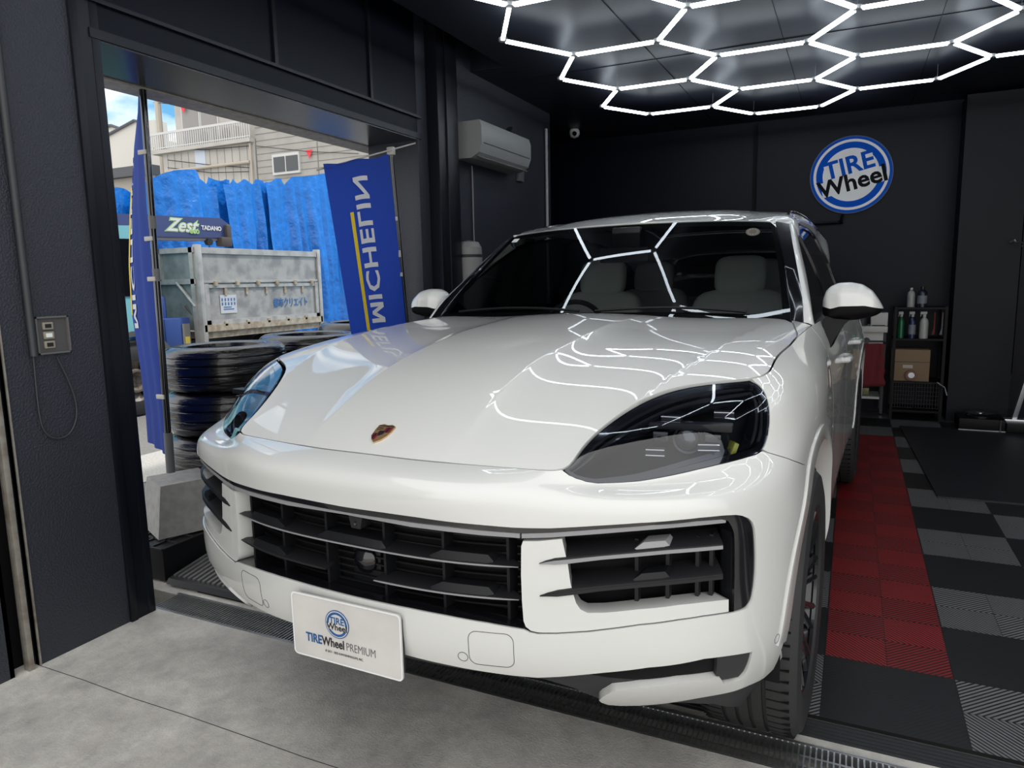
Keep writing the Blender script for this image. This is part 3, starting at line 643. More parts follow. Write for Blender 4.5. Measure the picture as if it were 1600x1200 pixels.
# trolley
tr=empty('trolley',(-.20,5.28,0),0,'white trolley with a rail and a red towel beside the black rack','trolley')
M['trolley_white']=mat('trolley_white',(.42,.41,.39),.45)
obj('trolley_top',MB().bx(-.14,.14,-.18,.18,.82,.875,.004),M['trolley_white'],tr); obj('trolley_body',MB().bx(-.13,.13,-.15,.17,.42,.82,.004),M['trolley_white'],tr)
obj('trolley_shelf',MB().bx(-.14,.10,-.18,.18,.20,.22),M['trolley_white'],tr)
mb=MB()
for x in(-.12,.12):
    for y in(-.14,.14): mb.bx(x-.012,x+.012,y-.012,y+.012,.06,.82)
obj('trolley_post',mb,M['plastic_dark'],tr); mb=MB()
for x in(-.12,.12): mb.lathe([(0,-.012),(.022,-.012),(.022,.012),(0,.012)],(x,-.14,.022),'X',16)
obj('caster',mb,M['plastic_dark'],tr); mb=MB().tube([(-.14,-.20,.74),(.12,-.20,.74),(.125,-.16,.72)],.008,8); mb.lathe([(0,-.01),(.03,-.01),(.03,.01),(0,.01)],(-.03,-.205,.745),'Y',16); obj('towel_rail',mb,M['ink'],tr)
rows=[]
for i in range(14):
    z=.72-.42*i/13; w0=-.15+.01*math.sin(i*.9); w1=.11+.03*(i/13)+.008*math.sin(i*1.7); rows.append([(w0+(w1-w0)*t,-.215-.012*math.sin(t*14+i*.2)-.01*math.sin(t*6),z+.03*t*(i/13)) for t in np.linspace(0,1,16)])
tw=obj('towel',MB().sheet(rows),mat('red_towel',(.13,.012,.016),.9),None); tw.location=(-.20,5.28,0); tag(tw,'dark red towel hanging from the rail of the white trolley','towel'); sm_=tw.modifiers.new('s','SOLIDIFY'); sm_.thickness=.008
obj_=MB().box((-.235,5.20,.26),(.10,.08,.07),None,.01); tag(obj('snack_bag',obj_,mat('bag_gold',(.20,.17,.05),.35,noise=(40,(.06,.10,.04),.4,.6))),'small crumpled yellow and green packet on the lower shelf of the trolley','packet')
pbx=empty('white_carton',(-.13,5.25,.877),0,'small white carton standing on top of the white trolley','box'); obj('carton',MB().bx(-.07,.07,-.07,.07,0,.12,.003),M['trolley_white'],pbx); obj('pen',MB().tube([(-.06,-.08,.004),(.05,-.085,.004)],.004,6),M['ink'],pbx)
tag(obj('dark_canister',MB().lathe([(0,0),(.05,0),(.05,.10),(.04,.115),(0,.115)],(-.275,5.25,.877),n=20),M['plastic_dark']),'dark canister beside the white carton on the trolley','canister')
# mat, jack and stand at the right
mb=MB(); mb.prism([(.155,2.63),(2.9,2.74),(2.82,4.95),(.065,4.84)],(0,0,.0),(1,0,0),(0,1,0),(0,0,1),.012); tag(obj('rubber_mat',mb,mat('rubber_mat',(.008,.009,.011),.55,bump=(90,.2,.002))),'large plain black rubber mat lying on the checked tiles at the right','mat')
jk=empty('floor_jack',(.68,4.98,.012),0,'low black lifting jack in front of the dark column at the right','jack')
obj('jack_frame',MB().bx(-.17,.17,-.15,.15,0,.10,.01),M['rack'],jk); mb=MB().lathe([(0,.13),(.10,.13),(.115,.115),(.115,.10),(0,.10)],n=32); obj('jack_saddle',mb,M['gloss_black'],jk); mb=MB().lathe([(0,.134),(.03,.134),(.03,.13)],n=20); obj('saddle_pin',mb,M['steel'],jk); obj('jack_handle',MB().tube([(.13,-.16,.0),(.13,-.16,.10)],.005,6),M['steel'],jk); obj('jack_rail',MB().bx(-.17,.17,-.155,-.15,.0,.006),M['steel'],jk)
st_=empty('support_stand',(.93,4.9,0),0,'pale perforated metal stand leaning at the right edge of the picture','stand')
mb=MB(); A=Vector((-.02,0,.10)); B=Vector((.16,0,1.0)); mb.box((A+B)/2,(.035,.035,(B-A).length),(0,math.atan2(.18,.90),0),.003); obj('stand_post',mb,M['steel'],st_)
mb=MB().bx(-.09,.08,-.05,.05,.09,.12,.004); obj('stand_foot',mb,M['steel'],st_); obj('stand_base',MB().bx(-.08,.25,-.1,.1,.012,.09,.01),M['rack'],st_); obj('stand_hose',MB().tube([(.06,-.03,.50),(.10,-.03,.42),(.09,-.03,.34)],.006,6),M['logo_white'],st_)
mb=MB().tube([(.975,5.56,.40),(.955,5.48,.32),(.93,5.44,.22),(.95,5.42,.14)],.008,6); tag(obj('power_cord',mb,mat('cord_grey',(.10,.10,.105),.4)),'grey cord curling down from the black conduit at the right','cable')
mb=MB().tube([(.86,5.2,1.60),(.92,5.1,1.585),(.90,5.05,1.56)],.006,6); mb.tube([(.84,5.22,1.60),(.87,5.2,1.62),(.88,5.19,1.59)],.007,6); tag(obj('wall_hook',mb,M['steel']),'small shiny steel hook on the wall at the right edge','hook')
# =====================================================================  OUTSIDE, through the side opening
struct('ground',MB().bx(-45,-3.42,-22,45,-.2,-.005),M['asphalt'],'grey asphalt yard outside')
M['line']=mat('road_paint',(.42,.41,.385),.8,noise=(60,(.30,.295,.28),.4,.7))
mb=MB().bx(-5.6,-4.85,-4,2.2,-.006,.0); struct('trim_15',mb,M['line'],'wide pale line on the asphalt outside')
# entrance kerb ramps
rp_=empty('kerb_ramp',(-2.88,.14,0),0,'black ribbed rubber kerb ramp on the floor left of the front bumper','ramp')
mb=MB().prism([(-.36,-.25),(.36,-.25),(.36,.16),(-.36,.16)],(0,0,0),(1,0,0),(0,1,0),(0,0,1),.006)
mb=MB(); mb.sheet([[(x,-.25,.0) for x in(-.31,.36)],[(x,-.235,.022) for x in(-.31,.36)],[(x,.05,.07) for x in(-.31,.36)],[(x,.16,.07) for x in(-.31,.36)],[(x,.16,.0) for x in(-.31,.36)]]); obj('ramp_body',mb,M['plastic_dark'],rp_,sharp=20)
mb=MB()
for k in range(22): x=-.29+k*.031; mb.box((x,-.085,.0515),(.014,.27,.010),(math.atan2(.048,.285),0,0))
obj('ramp_ribs',mb,mat('rib_grey',(.11,.11,.112),.55),rp_)
bb_=empty('storage_crate',(-3.36,.13,0),0,'low black crate under the concrete flag block in the side opening','crate')
mb=MB().prism([(-.54,-.22),(.14,-.22),(.14,.23),(-.54,.23)],(0,0,0),(1,0,0),(0,1,0),(0,0,1),.15); obj('crate_body',mb,M['satin_black'],bb_)
mb=MB()
for k in range(9): mb.bx(-.54+k*.085-.006,-.54+k*.085+.006,-.22,.23,.15,.157)
for k in range(6): mb.bx(-.54,.14,-.22+k*.09-.006,-.22+k*.09+.006,.15,.157)
obj('crate_lattice',mb,M['slat_grey'],bb_)
fb=empty('flag_base',(-3.42,.20,.158),math.radians(-24),'grey concrete block holding the near flag pole','flag base')
mb=MB(); b_=[(-.165,-.165),(.165,-.165),(.165,.165),(-.165,.165)]; t_=[(x*.76,y*.76) for x,y in b_]
mb.add([(x,y,0) for x,y in b_]+[(x,y,.25) for x,y in t_],[(3,2,1,0),(4,5,6,7)]+[(i,(i+1)%4,4+(i+1)%4,4+i) for i in range(4)]); o=obj('block',mb,mat('block_concrete',(.30,.295,.285),.9,noise=(25,(.24,.235,.23),.4,.65)),fb,smooth=False)
# flag 1 seen nearly edge-on
M['flag_blue']=mat('flag_blue',(.012,.045,.30),.75); M['flag_yellow']=mat('flag_yellow',(.75,.55,.02),.7); M['flag_white']=mat('flag_white',(.62,.63,.65),.7); M['clip']=mat('clip_plastic',(.50,.48,.44),.5)
for m_ in('flag_blue',):
    n,l,b=nodes(M[m_]); t=n.new('ShaderNodeBsdfTranslucent'); t.inputs[0].default_value=(.02,.08,.55,1); x=n.new('ShaderNodeMixShader'); x.inputs[0].default_value=.35; o_=n['Material Output']; l.new(b.outputs[0],x.inputs[1]); l.new(t.outputs[0],x.inputs[2]); l.new(x.outputs[0],o_.inputs[0])
def flag(nm,pole_b,pole_t,edge_pts,label,pole_label,strip=None,rod=None):
    pb,pt=Vector(pole_b),Vector(pole_t)
    f=empty(nm,pb,0,label,'flag')
    o=Vector(pb)
    mb=MB().tube([Vector((0,0,0)),pt-pb],.011,10); obj('pole',mb,M['gloss_black'],f)
    return f
# pole of flag one
X1=-3.42; pb1=Vector((X1,.24,.41)); pt1=Vector(px_w(221,112,0,X1)); pb1=Vector(px_w(267,738,0,X1))
f1=empty('nobori_flag',pb1,0,'blue advertising flag on the near black pole, turned almost edge-on','flag')
obj('pole_socket',MB().tube([Vector((0,0,.0)),(pt1-pb1)*.105],.021,12),mat('socket_grey',(.10,.105,.11),.5),f1)
obj('pole',MB().tube([Vector((0,0,.0)),pt1-pb1+Vector((0,0,.02))],.0155,10),M['gloss_black'],f1)
obj('pole_tip',MB().tube([pt1-pb1,pt1-pb1+Vector((0,.0,.04)),pt1-pb1+Vector((-.01,.015,.10))],[.016,.014,.004],8),M['clip'],f1)
def lerp(a,b,t): return a+(b-a)*t
fl_top=pt1-pb1+Vector((0,0,-.06)); 
rows=[];NZ=44;NW=22; 
for i in range(NZ):
    t=i/(NZ-1); z=t*1.78
    # inner edge follows the pole, the cloth falls back outside of the opening, seen edge-on
    y_=lerp(pt1.y-.015,pb1.y-.02,min(1,t*1.0)); 
    c0=Vector((X1-.005-.03*t,y_,pt1.z-.06-z))
    wd=.48
    # left silhouette in the picture
    u_l=np.interp(t,[0,.12,.3,.45,.6,.75,.9,1],[213,204,200,200,206,219,229,233]); u_r=np.interp(t,[0,.12,.3,.5,.7,.85,1],[219,221,225,234,244,254,262]); 
    row=[]
    for k in range(NW):
        s=k/(NW-1); X=c0.x-.46*s; v_=np.interp(t,[0,1],[128,700]); u_=u_r+(u_l-u_r)*(s**.8)
        q=px_w(u_,v_,0,X); row.append((q[0],q[1]+.010*math.sin(s*15+t*3)*(1-s*.3),c0.z-.10*s*0-.02*s))
    rows.append(row)
rows=[[tuple(Vector(p)-pb1) for p in r] for r in rows]
fm=MB().sheet(rows); fo_=obj('cloth',fm,M['flag_blue'],f1)
def on_cloth(s,t,lift=.004):
    i=min(int(t*(NZ-1)),NZ-2); k=min(int(s*(NW-1)),NW-2); a=t*(NZ-1)-i; b=s*(NW-1)-k
    p00,p01,p10,p11=[Vector(q) for q in (rows[i][k],rows[i][k+1],rows[i+1][k],rows[i+1][k+1])]; p=p00*(1-a)*(1-b)+p01*(1-a)*b+p10*a*(1-b)+p11*a*b
    n=(p01-p00).cross(p10-p00).normalized(); n=-n if n.y>0 else n
    return p+n*lift
def cloth_strip(nm,s0,s1,t0,t1,mt,par): 
    mb=MB().sheet([[on_cloth(s,t) for s in np.linspace(s0,s1,5)] for t in np.linspace(t0,t1,24)]); return obj(nm,mb,mt,par)
cloth_strip('yellow_stripe',.955,.99,.22,.60,M['flag_yellow'],f1)
# mirrored lettering seen through the cloth: bars standing for the strokes of the same word as on the other flag
def glyphs(word,size,bold):
    cu=bpy.data.curves.new('g','FONT'); cu.body=word; cu.size=size; cu.align_x='LEFT'; cu.offset=bold; cu.resolution_u=2; cu.space_character=1.06
    to=bpy.data.objects.new('g',cu); COL.objects.link(to); bpy.context.view_layer.update(); me=bpy.data.meshes.new_from_object(to.evaluated_get(bpy.context.evaluated_depsgraph_get())); bpy.data.objects.remove(to)
    bm=bmesh.new(); bm.from_mesh(me); bmesh.ops.triangulate(bm,faces=bm.faces[:])
    for _ in range(5):
        ee=[e for e in bm.edges if e.calc_length()>size*.10]
        if not ee: break
        bmesh.ops.subdivide_edges(bm,edges=ee,cuts=1); bmesh.ops.triangulate(bm,faces=bm.faces[:])
    v=[tuple(q.co) for q in bm.verts]; bm.verts.index_update(); f=[[q.index for q in a.verts] for a in bm.faces]; bm.free(); return v,f
GV,GF=glyphs('ICHELIN',1.0,.022)
_h=max(v[1] for v in GV); _l=min(v[0] for v in GV)-.11-.92*_h
bm=bmesh.new(); bm.faces.new([bm.verts.new((_l+x*.92*_h,y*_h,0)) for x,y in [(0,0),(0,1),(.24,1),(.5,.42),(.76,1),(1,1),(1,0),(.79,0),(.79,.62),(.58,.10),(.42,.10),(.21,.62),(.21,0)]]); bmesh.ops.triangulate(bm,faces=bm.faces[:])
for _ in range(5):
    ee=[e for e in bm.edges if e.calc_length()>.10]
    if not ee: break
    bmesh.ops.subdivide_edges(bm,edges=ee,cuts=1); bmesh.ops.triangulate(bm,faces=bm.faces[:])
bm.verts.index_update(); _o=len(GV); GV+=[tuple(q.co) for q in bm.verts]; GF+=[[q.index+_o for q in a.verts] for a in bm.faces]; bm.free(); gx0=min(v[0] for v in GV); gx1=max(v[0] for v in GV); gy1=max(v[1] for v in GV)
v=[on_cloth(.93-.14*(q[1]/gy1),.64-.50*((q[0]-gx0)/(gx1-gx0)),.005) for q in GV]; obj('flag_lettering',MB().add(v,GF),M['flag_white'],f1,smooth=False)
for t in(.19,.40,.50,.80):
    i=Vector(lerp(pt1-pb1,Vector((0,0,0)),t)); i=(pt1-pb1)*(1-t); obj('flag_clip',MB().box(i+Vector((-.018,-.012,0)),(.055,.012,.022),None,.003),M['clip'],f1)
for t in(.36,.49): i=(pt1-pb1)*(1-t); obj('pole_joint',MB().tube([i-Vector((0,0,.03)),i+Vector((0,0,.03))],.017,10),mat('joint_grey',(.14,.14,.145),.5) if 'joint_grey' not in bpy.data.materials else bpy.data.materials['joint_grey'],f1)
# flag 2
X2=-3.10; pb2=Vector(px_w(636,497,0,X2)); pt2=Vector(px_w(611,232,0,X2)); d2=(pt2-pb2)/(pt2.z-pb2.z); g2=pb2-d2*(pb2.z-.02)
f2=empty('nobori_flag',g2,0,'blue advertising flag with white mirrored lettering and a yellow stripe, hanging beside the stucco wall','flag')
obj('pole',MB().tube([Vector((0,0,-.02)),pt2-g2],.0105,10),M['gloss_black'],f2)
TL=Vector(px_w(505,256,0,X2-.14)); TR=Vector(px_w(607,241,0,X2+.0)); BL=Vector(px_w(545,500,0,X2-.17)); BR=Vector(px_w(634,492,0,X2-.005))
ext=2.0
BLx=TL+(BL-TL)*1.35; BRx=TR+(BR-TR)*1.35
NZ=40;NW=20; rows=[]
for i in range(NZ):
    t=i/(NZ-1); a=TL+(BLx-TL)*t; b=TR+(BRx-TR)*t
    rows.append([tuple(a+(b-a)*s+Vector((.5,-.5,0))*(.012*math.sin(s*9+t*2)*(t**.5)) + Vector((0,0,-.012*math.sin(s*math.pi*2)**2*(1-t))) -g2) for s in np.linspace(0,1,NW)])
obj('cloth',MB().sheet(rows),M['flag_blue'],f2)
def on2(s,t,l=.004):
    return on_cloth(s,t,l)
def fl2(x): return x
# word bottom (reading start M) at t ~.86*?, letters towards the top; mirrored
v=[on_cloth(.385+.225*(q[1]/gy1),.765-.690*((q[0]-gx0)/(gx1-gx0)),.009) for q in GV]
obj('flag_lettering',MB().add(v,GF),M['flag_white'],f2,smooth=False)
mb=MB().sheet([[on_cloth(s,t,.005) for s in np.linspace(.275,.33,4)] for t in np.linspace(.225,.80,30)]); obj('yellow_stripe',mb,M['flag_yellow'],f2)
for t in(.42,.62,.74):
    q=(pt2-pb2)*(1-(t-.03)/.97)+pb2-g2; obj('flag_clip',MB().box(q+Vector((-.010,-.014,0)),(.034,.010,.026 if t!=.62 else .045),None,.003),M['clip'],f2)
r0=Vector(px_w(495,266,0,X2-.17)); r1=Vector(px_w(655,222,0,XW-.01)); obj('cross_rod',MB().tube([r0-g2,r1-g2],.005,8),M['clip'],f2)
q=Vector(px_w(611,236,0,X2)); obj('rod_holder',MB().box(q-g2,(.05,.03,.05),None,.006),M['clip'],f2)
# tyre stacks
M['film']=mat('wrapped_tyre',(.005,.005,.006),.2,coat=.3,bump=(9,.7,.009))
_n,_l,_b=nodes(M['film']); _mp=_n.new('ShaderNodeMapping'); _mp.inputs['Scale'].default_value=(1.0,1.0,9.0); _tc=[x for x in _n if x.type=='TEX_COORD'][0]; _nz=[x for x in _n if x.type=='TEX_NOISE'][0]; _l.new(_tc.outputs['Object'],_mp.inputs[0]); _l.new(_mp.outputs[0],_nz.inputs['Vector'])
def stack_tyre():
    R=.345; w=.262; prof=[(.232,-.122),(.245,-.131),(.30,-.131),(.322,-.118),(.338,-.10),(.344,-.078),(.338,-.072),(.345,-.062),(.345,-.036),(.338,-.03),(.345,-.022),(.345,.022),(.338,.03),(.345,.036),(.345,.062),(.338,.072),(.344,.078),(.338,.10),(.322,.118),(.30,.131),(.245,.131),(.232,.122),(.228,.10),(.255,.06),(.26,0),(.255,-.06),(.228,-.10)]
    t=obj('wrapped_tyre',MB().lathe(prof,n=64,closed=True),M['film']); return t
proto=stack_tyre()
spots=[((-3.72,.83),4,.255,-.012,'front'),((-3.72,1.56),4,.258,.0,'middle'),((-3.86,2.34),4,.268,.0,'far')]
lab={'front':'the front stack beside the flag block','middle':'the middle stack behind the hood','far':'the far stack below the flag'}
pos=['bottom','second','third','top']; first=True; rnd=random.Random(4)
for (x,y),n_,h_,z0,nm in spots:
    for k in range(n_):
        o=proto if first else proto.copy()
        if not first: COL.objects.link(o)
        first=False
        o.location=(x+rnd.uniform(-.012,.012),y+rnd.uniform(-.012,.012),.131+k*h_+(0 if k==0 else 0)); o.rotation_euler=(rnd.uniform(-.01,.01) if k else 0,0,rnd.uniform(0,6)); o.scale=(1+rnd.uniform(-.015,.01),)*2+(h_/.262*.995,)
        tag(o,'black film-wrapped tyre, %s of four in %s'%(pos[k],lab[nm]),'tyre','wrapped tyres stacked outside the opening')
# ---- truck
XT=-7.2
tk2=empty('crane_truck',(XT,4.2,0),0,'light blue flatbed truck with a grey aluminium bed and loader crane before the tarps','truck')
T=lambda x,y,z:(x-XT,y-4.2,z)
def tb(mb,x0,x1,y0,y1,z0,z1,b=0): return mb.bx(x0-XT,x1-XT,y0-4.2,y1-4.2,z0,z1,b)
M['alu']=mat('weathered_aluminium',(.40,.39,.37),.5,.25,noise=(5,(.26,.255,.25),.42,.62)); M['alu2']=mat('pale_aluminium',(.47,.46,.44),.5,.3,noise=(9,(.33,.32,.31),.4,.7)); M['rusty']=mat('rusty_sill',(.30,.24,.17),.8,noise=(14,(.42,.38,.31),.4,.6)); M['cab']=mat('cab_blue',(.20,.50,.56),.35,coat=.3)
M['crane']=mat('crane_blue',(.045,.06,.17),.5); M['headboard']=mat('grey_green_board',(.24,.27,.27),.6,noise=(7,(.17,.19,.19),.4,.65))
ps_=[px_w(u,v,0,XT) for u,v in((317,386),(482,391),(488,500),(330,540))]
y0,y1=3.76,5.72; zt=1.82; zm=1.40; zb=.86
mb=MB(); tb(mb,XT-.04,XT,y0,y1,zm+.002,zt); o=obj('upper_side_board',mb,M['alu'],tk2)
mb=MB(); tb(mb,XT-.0,XT+.02,y0,y1,zt-.07,zt); tb(mb,XT,XT+.02,y0,y1,zm+.01,zm+.04); obj('board_rail',mb,M['alu2'],o)
mb=MB(); tb(mb,XT-.04,XT-.002,y0,y1,zb+.06,zm+.03); o=obj('lower_side_board',mb,M['alu'],tk2)
mb=MB(); tb(mb,XT,XT+.02,y0,y1,zb+.06,zb+.11); tb(mb,XT,XT+.015,y0,y1,zm-.05,zm-.01); tb(mb,XT,XT+.02,y0,y0+.06,zb+.06,zm); tb(mb,XT,XT+.02,y1-.06,y1,zb+.06,zm); obj('board_rail',mb,M['alu2'],o)
for k in range(6): mb=MB(); yy=y0+.14+k*.335; tb(mb,XT,XT+.035,yy,yy+.05,zm-.03,zm+.03,.005); obj('board_hinge',mb,M['rusty'],tk2)
for k in range(5): mb=MB(); yy=y0+.25+k*.35; tb(mb,XT,XT+.03,yy,yy+.05,zb+.03,zb+.09,.005); obj('board_latch',mb,M['rusty'],tk2)
for k in range(5): mb=MB(); yy=y0+.30+k*.335; tb(mb,XT,XT+.012,yy,yy+.035,zm-.14,zm-.04); obj('board_strap',mb,M['rusty'],tk2)
mb=MB(); tb(mb,XT-.06,XT+.03,y0-.05,y1+.05,zb-.02,zb+.06); obj('bed_sill',mb,M['rusty'],tk2)
mb=MB(); tb(mb,XT-1.75,XT,y0-.02,y1,zb-.10,zb-.02); obj('bed_floor',mb,M['rusty'],tk2)
for yy,nm in((y0-.07,'front_post'),(y1+.01,'rear_post')): mb=MB(); tb(mb,XT-.05,XT+.03,yy,yy+.06,zb-.15,zt+.03,.005); obj(nm,mb,M['alu2'],tk2)
mb=MB(); tb(mb,XT-1.75,XT-1.71,y0,y1,zb,zt); obj('far_side_board',mb,M['alu'],tk2)
mb=MB(); tb(mb,XT-1.72,XT-.05,y0-.05,y0-.02,zb,zt-.02); o=obj('headboard',mb,M['headboard'],tk2)
mb=MB(); tb(mb,XT-1.72,XT-.02,y0-.09,y0-.05,zt-.06,zt); tb(mb,XT-1.72,XT-.02,y0-.09,y0-.05,1.40,1.46); tb(mb,XT-.10,XT-.04,y0-.09,y0-.05,.6,zt); tb(mb,XT-.62,XT-.58,y0-.09,y0-.05,1.44,zt); mb.tube([T(XT-.06,y0-.08,1.14),T(XT-.34,y0-.08,1.42)],.02,6); obj('headboard_frame',mb,M['alu2'],o)
# chassis, wheels
mb=MB(); tb(mb,XT-1.45,XT-.45,1.2,y1,.45,.72); obj('chassis',mb,M['plastic_dark'],tk2)
def twheel(x,y,par=tk2):
    w=obj('truck_wheel',MB().lathe([(.22,-.10),(.30,-.11),(.365,-.09),(.38,-.05),(.38,.05),(.365,.09),(.30,.11),(.22,.10),(.22,-.10)],T(x,y,.38),'X',40),M['rubber'],par)
    obj('wheel_rim',MB().lathe([(0,.02),(.07,.03),(.10,.09),(.12,.09),(.14,.04),(.20,.06),(.235,.10),(.235,-.05),(0,-.05)],T(x,y,.38),'X',28),mat('rim_grey',(.20,.185,.17),.6,.3,noise=(20,(.10,.08,.06),.4,.6)) if 'rim_grey' not in bpy.data.materials else bpy.data.materials['rim_grey'],w)
    mb=MB()
    for k in range(6): t=k*math.pi/3; mb.lathe([(0,.075),(.022,.075),(.022,.03)],T(x,y+.165*math.cos(t),.38+.165*math.sin(t)),'X',8)
    obj('rim_hole',mb,M['void'],w)
wy=px_w(214,598,0,XT-.05)[1]
twheel(XT-.13,wy); twheel(XT-1.6,wy); twheel(XT-.2,4.95); twheel(XT-1.55,4.95)
# cab
cabp=[(-1.25,.45),(-1.28,.95),(-1.05,1.45),(-.80,1.98),(.12,2.02),(.17,1.9),(.17,.90),(.05,.86),(-.15,.86),(-.38,.78),(-.46,.60),(-.48,.45)]
ycab=wy+.05
mb=MB().prism([(a,b) for a,b in cabp],T(XT-1.65,ycab,0),(0,1,0),(0,0,1),(1,0,0),1.62); obj('cab',mb,M['cab'],tk2,sharp=30)
mb=MB().prism([(-.88,1.30),(-.70,1.86),(.08,1.88),(.08,1.28)],T(XT-.03,ycab,0),(0,1,0),(0,0,1),(1,0,0),.012); obj('cab_window',mb,M['gloss_black'],tk2)
mb=MB(); rows=[[T(xx,ycab-.05+ (rr)*math.cos(t),.42+rr*math.sin(t)) for t in np.linspace(.1,math.pi-.1,16)] for rr,xx in((.44,XT+.0),(.50,XT+.012))]; mb.sheet(rows); obj('wheel_arch',mb,mat('arch_grey',(.12,.125,.13),.5),tk2)
# crane
mb=MB(); tb(mb,XT-1.0,XT-.66,3.30,3.60,.8,2.0,.02); obj('crane_column',mb,M['crane'],tk2)
bl=[px_w(u,v,0,XT-.55) for u,v in ((158,338),(345,344))]
XB=XT-.70; pA=Vector(px_w(170,333,0,XB)); pB=Vector(px_w(345,341,0,XB)); pC=Vector(px_w(355,372,0,XB)); pD=Vector(px_w(170,368,0,XB))
bv=[pA,pB,Vector(px_w(360,352,0,XB)),pC,pD]
mb=MB().prism([(p.y-4.2,p.z) for p in bv],(XB-XT-.24,0,0),(0,1,0),(0,0,1),(1,0,0),.24); bm_=obj('crane_boom',mb,M['crane'],tk2,sharp=30)
mb=MB().prism([(pD.y-4.2,pD.z),(pC.y-4.2,pC.z),(pC.y-4.2,pC.z-.035),(pD.y-4.2,pD.z-.035)],(XB-XT-.23,0,0),(0,1,0),(0,0,1),(1,0,0),.22); obj('boom_underside',mb,mat('boom_grey',(.15,.14,.16),.5),bm_)
hq=Vector(px_w(350,378,0,XB)); mb=MB().box(hq-Vector((XT,4.2,0))+Vector((0,0,0)),(.12,.18,.12),None,.02); mb.box(hq-Vector((XT,4.2,0))+Vector((0,.06,.10)),(.1,.08,.25),None,.02); obj('boom_hook',mb,mat('hook_brown',(.07,.055,.05),.6),bm_)
hq=Vector(px_w(326,378,0,XB)); obj('boom_sheave',MB().lathe([(0,-.03),(.045,-.03),(.045,.03),(0,.03)],hq-Vector((XT,4.2,0)),'X',16),M['ink'],bm_)
M['lime']=mat('lime_print',(.35,.55,.20),.5); M['boom_white']=mat('boom_white',(.66,.66,.66),.5)
def btext(s,u,v,sz,mt,shear=0,bold=0,off=.004,sx=1):
    q=Vector(px_w(u,v,0,XB))-Vector((XT,4.2,0)); return text_mesh(s,sz,mt,'boom_lettering',frame(q+Vector((off,0,0)),(0,1,0),(0,0,1)),bm_,extrude=.001,shear=shear,bold=bold,sx=sx)
btext('Zest',283,353,.215,M['lime'],.4,.014,.002,1.1); btext('Zest',283,353,.215,M['boom_white'],.4,.004,.006,1.1); btext('eco',303,361,.10,M['lime'],.1,.004,.01); btext('TADANO',330,357,.075,M['boom_white'],0,.003,.006)
# control unit
mb=MB(); tb(mb,XT-.35,XT-.10,3.28,3.62,.62,1.02,.02); cu_=obj('crane_controls',mb,mat('control_blue',(.03,.07,.26),.5),tk2)
mb=MB(); tb(mb,XT-.098,XT-.09,3.50,3.60,.66,.95); obj('control_panel',mb,mat('panel_grey',(.22,.21,.2),.5),cu_); mb=MB(); tb(mb,XT-.09,XT-.085,3.525,3.585,.70,.80); obj('warning_plate',mb,mat('yellow_plate',(.75,.6,.10),.5),cu_)
mb=MB(); mb.lathe([(0,0),(.06,0),(.06,.22),(.045,.25),(0,.25)],T(XT-.25,3.36,1.02),n=16); obj('control_cap',mb,bpy.data.materials['control_blue'],cu_)
for k in range(5): pts=[T(XT-.25+.02*k,3.70+.012*k,1.15-.02*k),T(XT-.10,3.74+.03*k,.95),T(XT-.12,3.72+.03*k,.60),T(XT-.30,3.70,.50)]; obj('hydraulic_hose',MB().tube(pts,.014,6),mat('hose_brown',(.10,.085,.07),.6) if 'hose_brown' not in bpy.data.materials else bpy.data.materials['hose_brown'],tk2)
# lettering on the bed
q=Vector(px_w(455,473,0,XT))-Vector((XT,4.2,0)); M['truck_blue']=mat('truck_lettering',(.04,.16,.42),.6)
text_mesh('都市クリエイト',.13,M['truck_blue'],'bed_lettering',frame(q+Vector((.004,0,0)),(0,1,0),(0,0,1)),tk2,extrude=.001,bold=.002,sx=.72)
q=Vector(px_w(357,475,0,XT))-Vector((XT,4.2,0)); tp=obj('bed_sticker',MB().box(q+Vector((.003,0,0)),(.002,.25,.22)),mat('sticker_pale',(.55,.57,.60),.5),tk2)
mb=MB()
for r in range(2):
    for c in range(5): mb.box(q+Vector((.006,-.095+.047*c,.055-.05*r)),(.002,.018,.034))
mb.box(q+Vector((.006,-.02,-.035)),(.002,.12,.010)); mb.box(q+Vector((.006,.0,-.06)),(.002,.16,.010)); obj('sticker_print',mb,M['truck_blue'],tp)
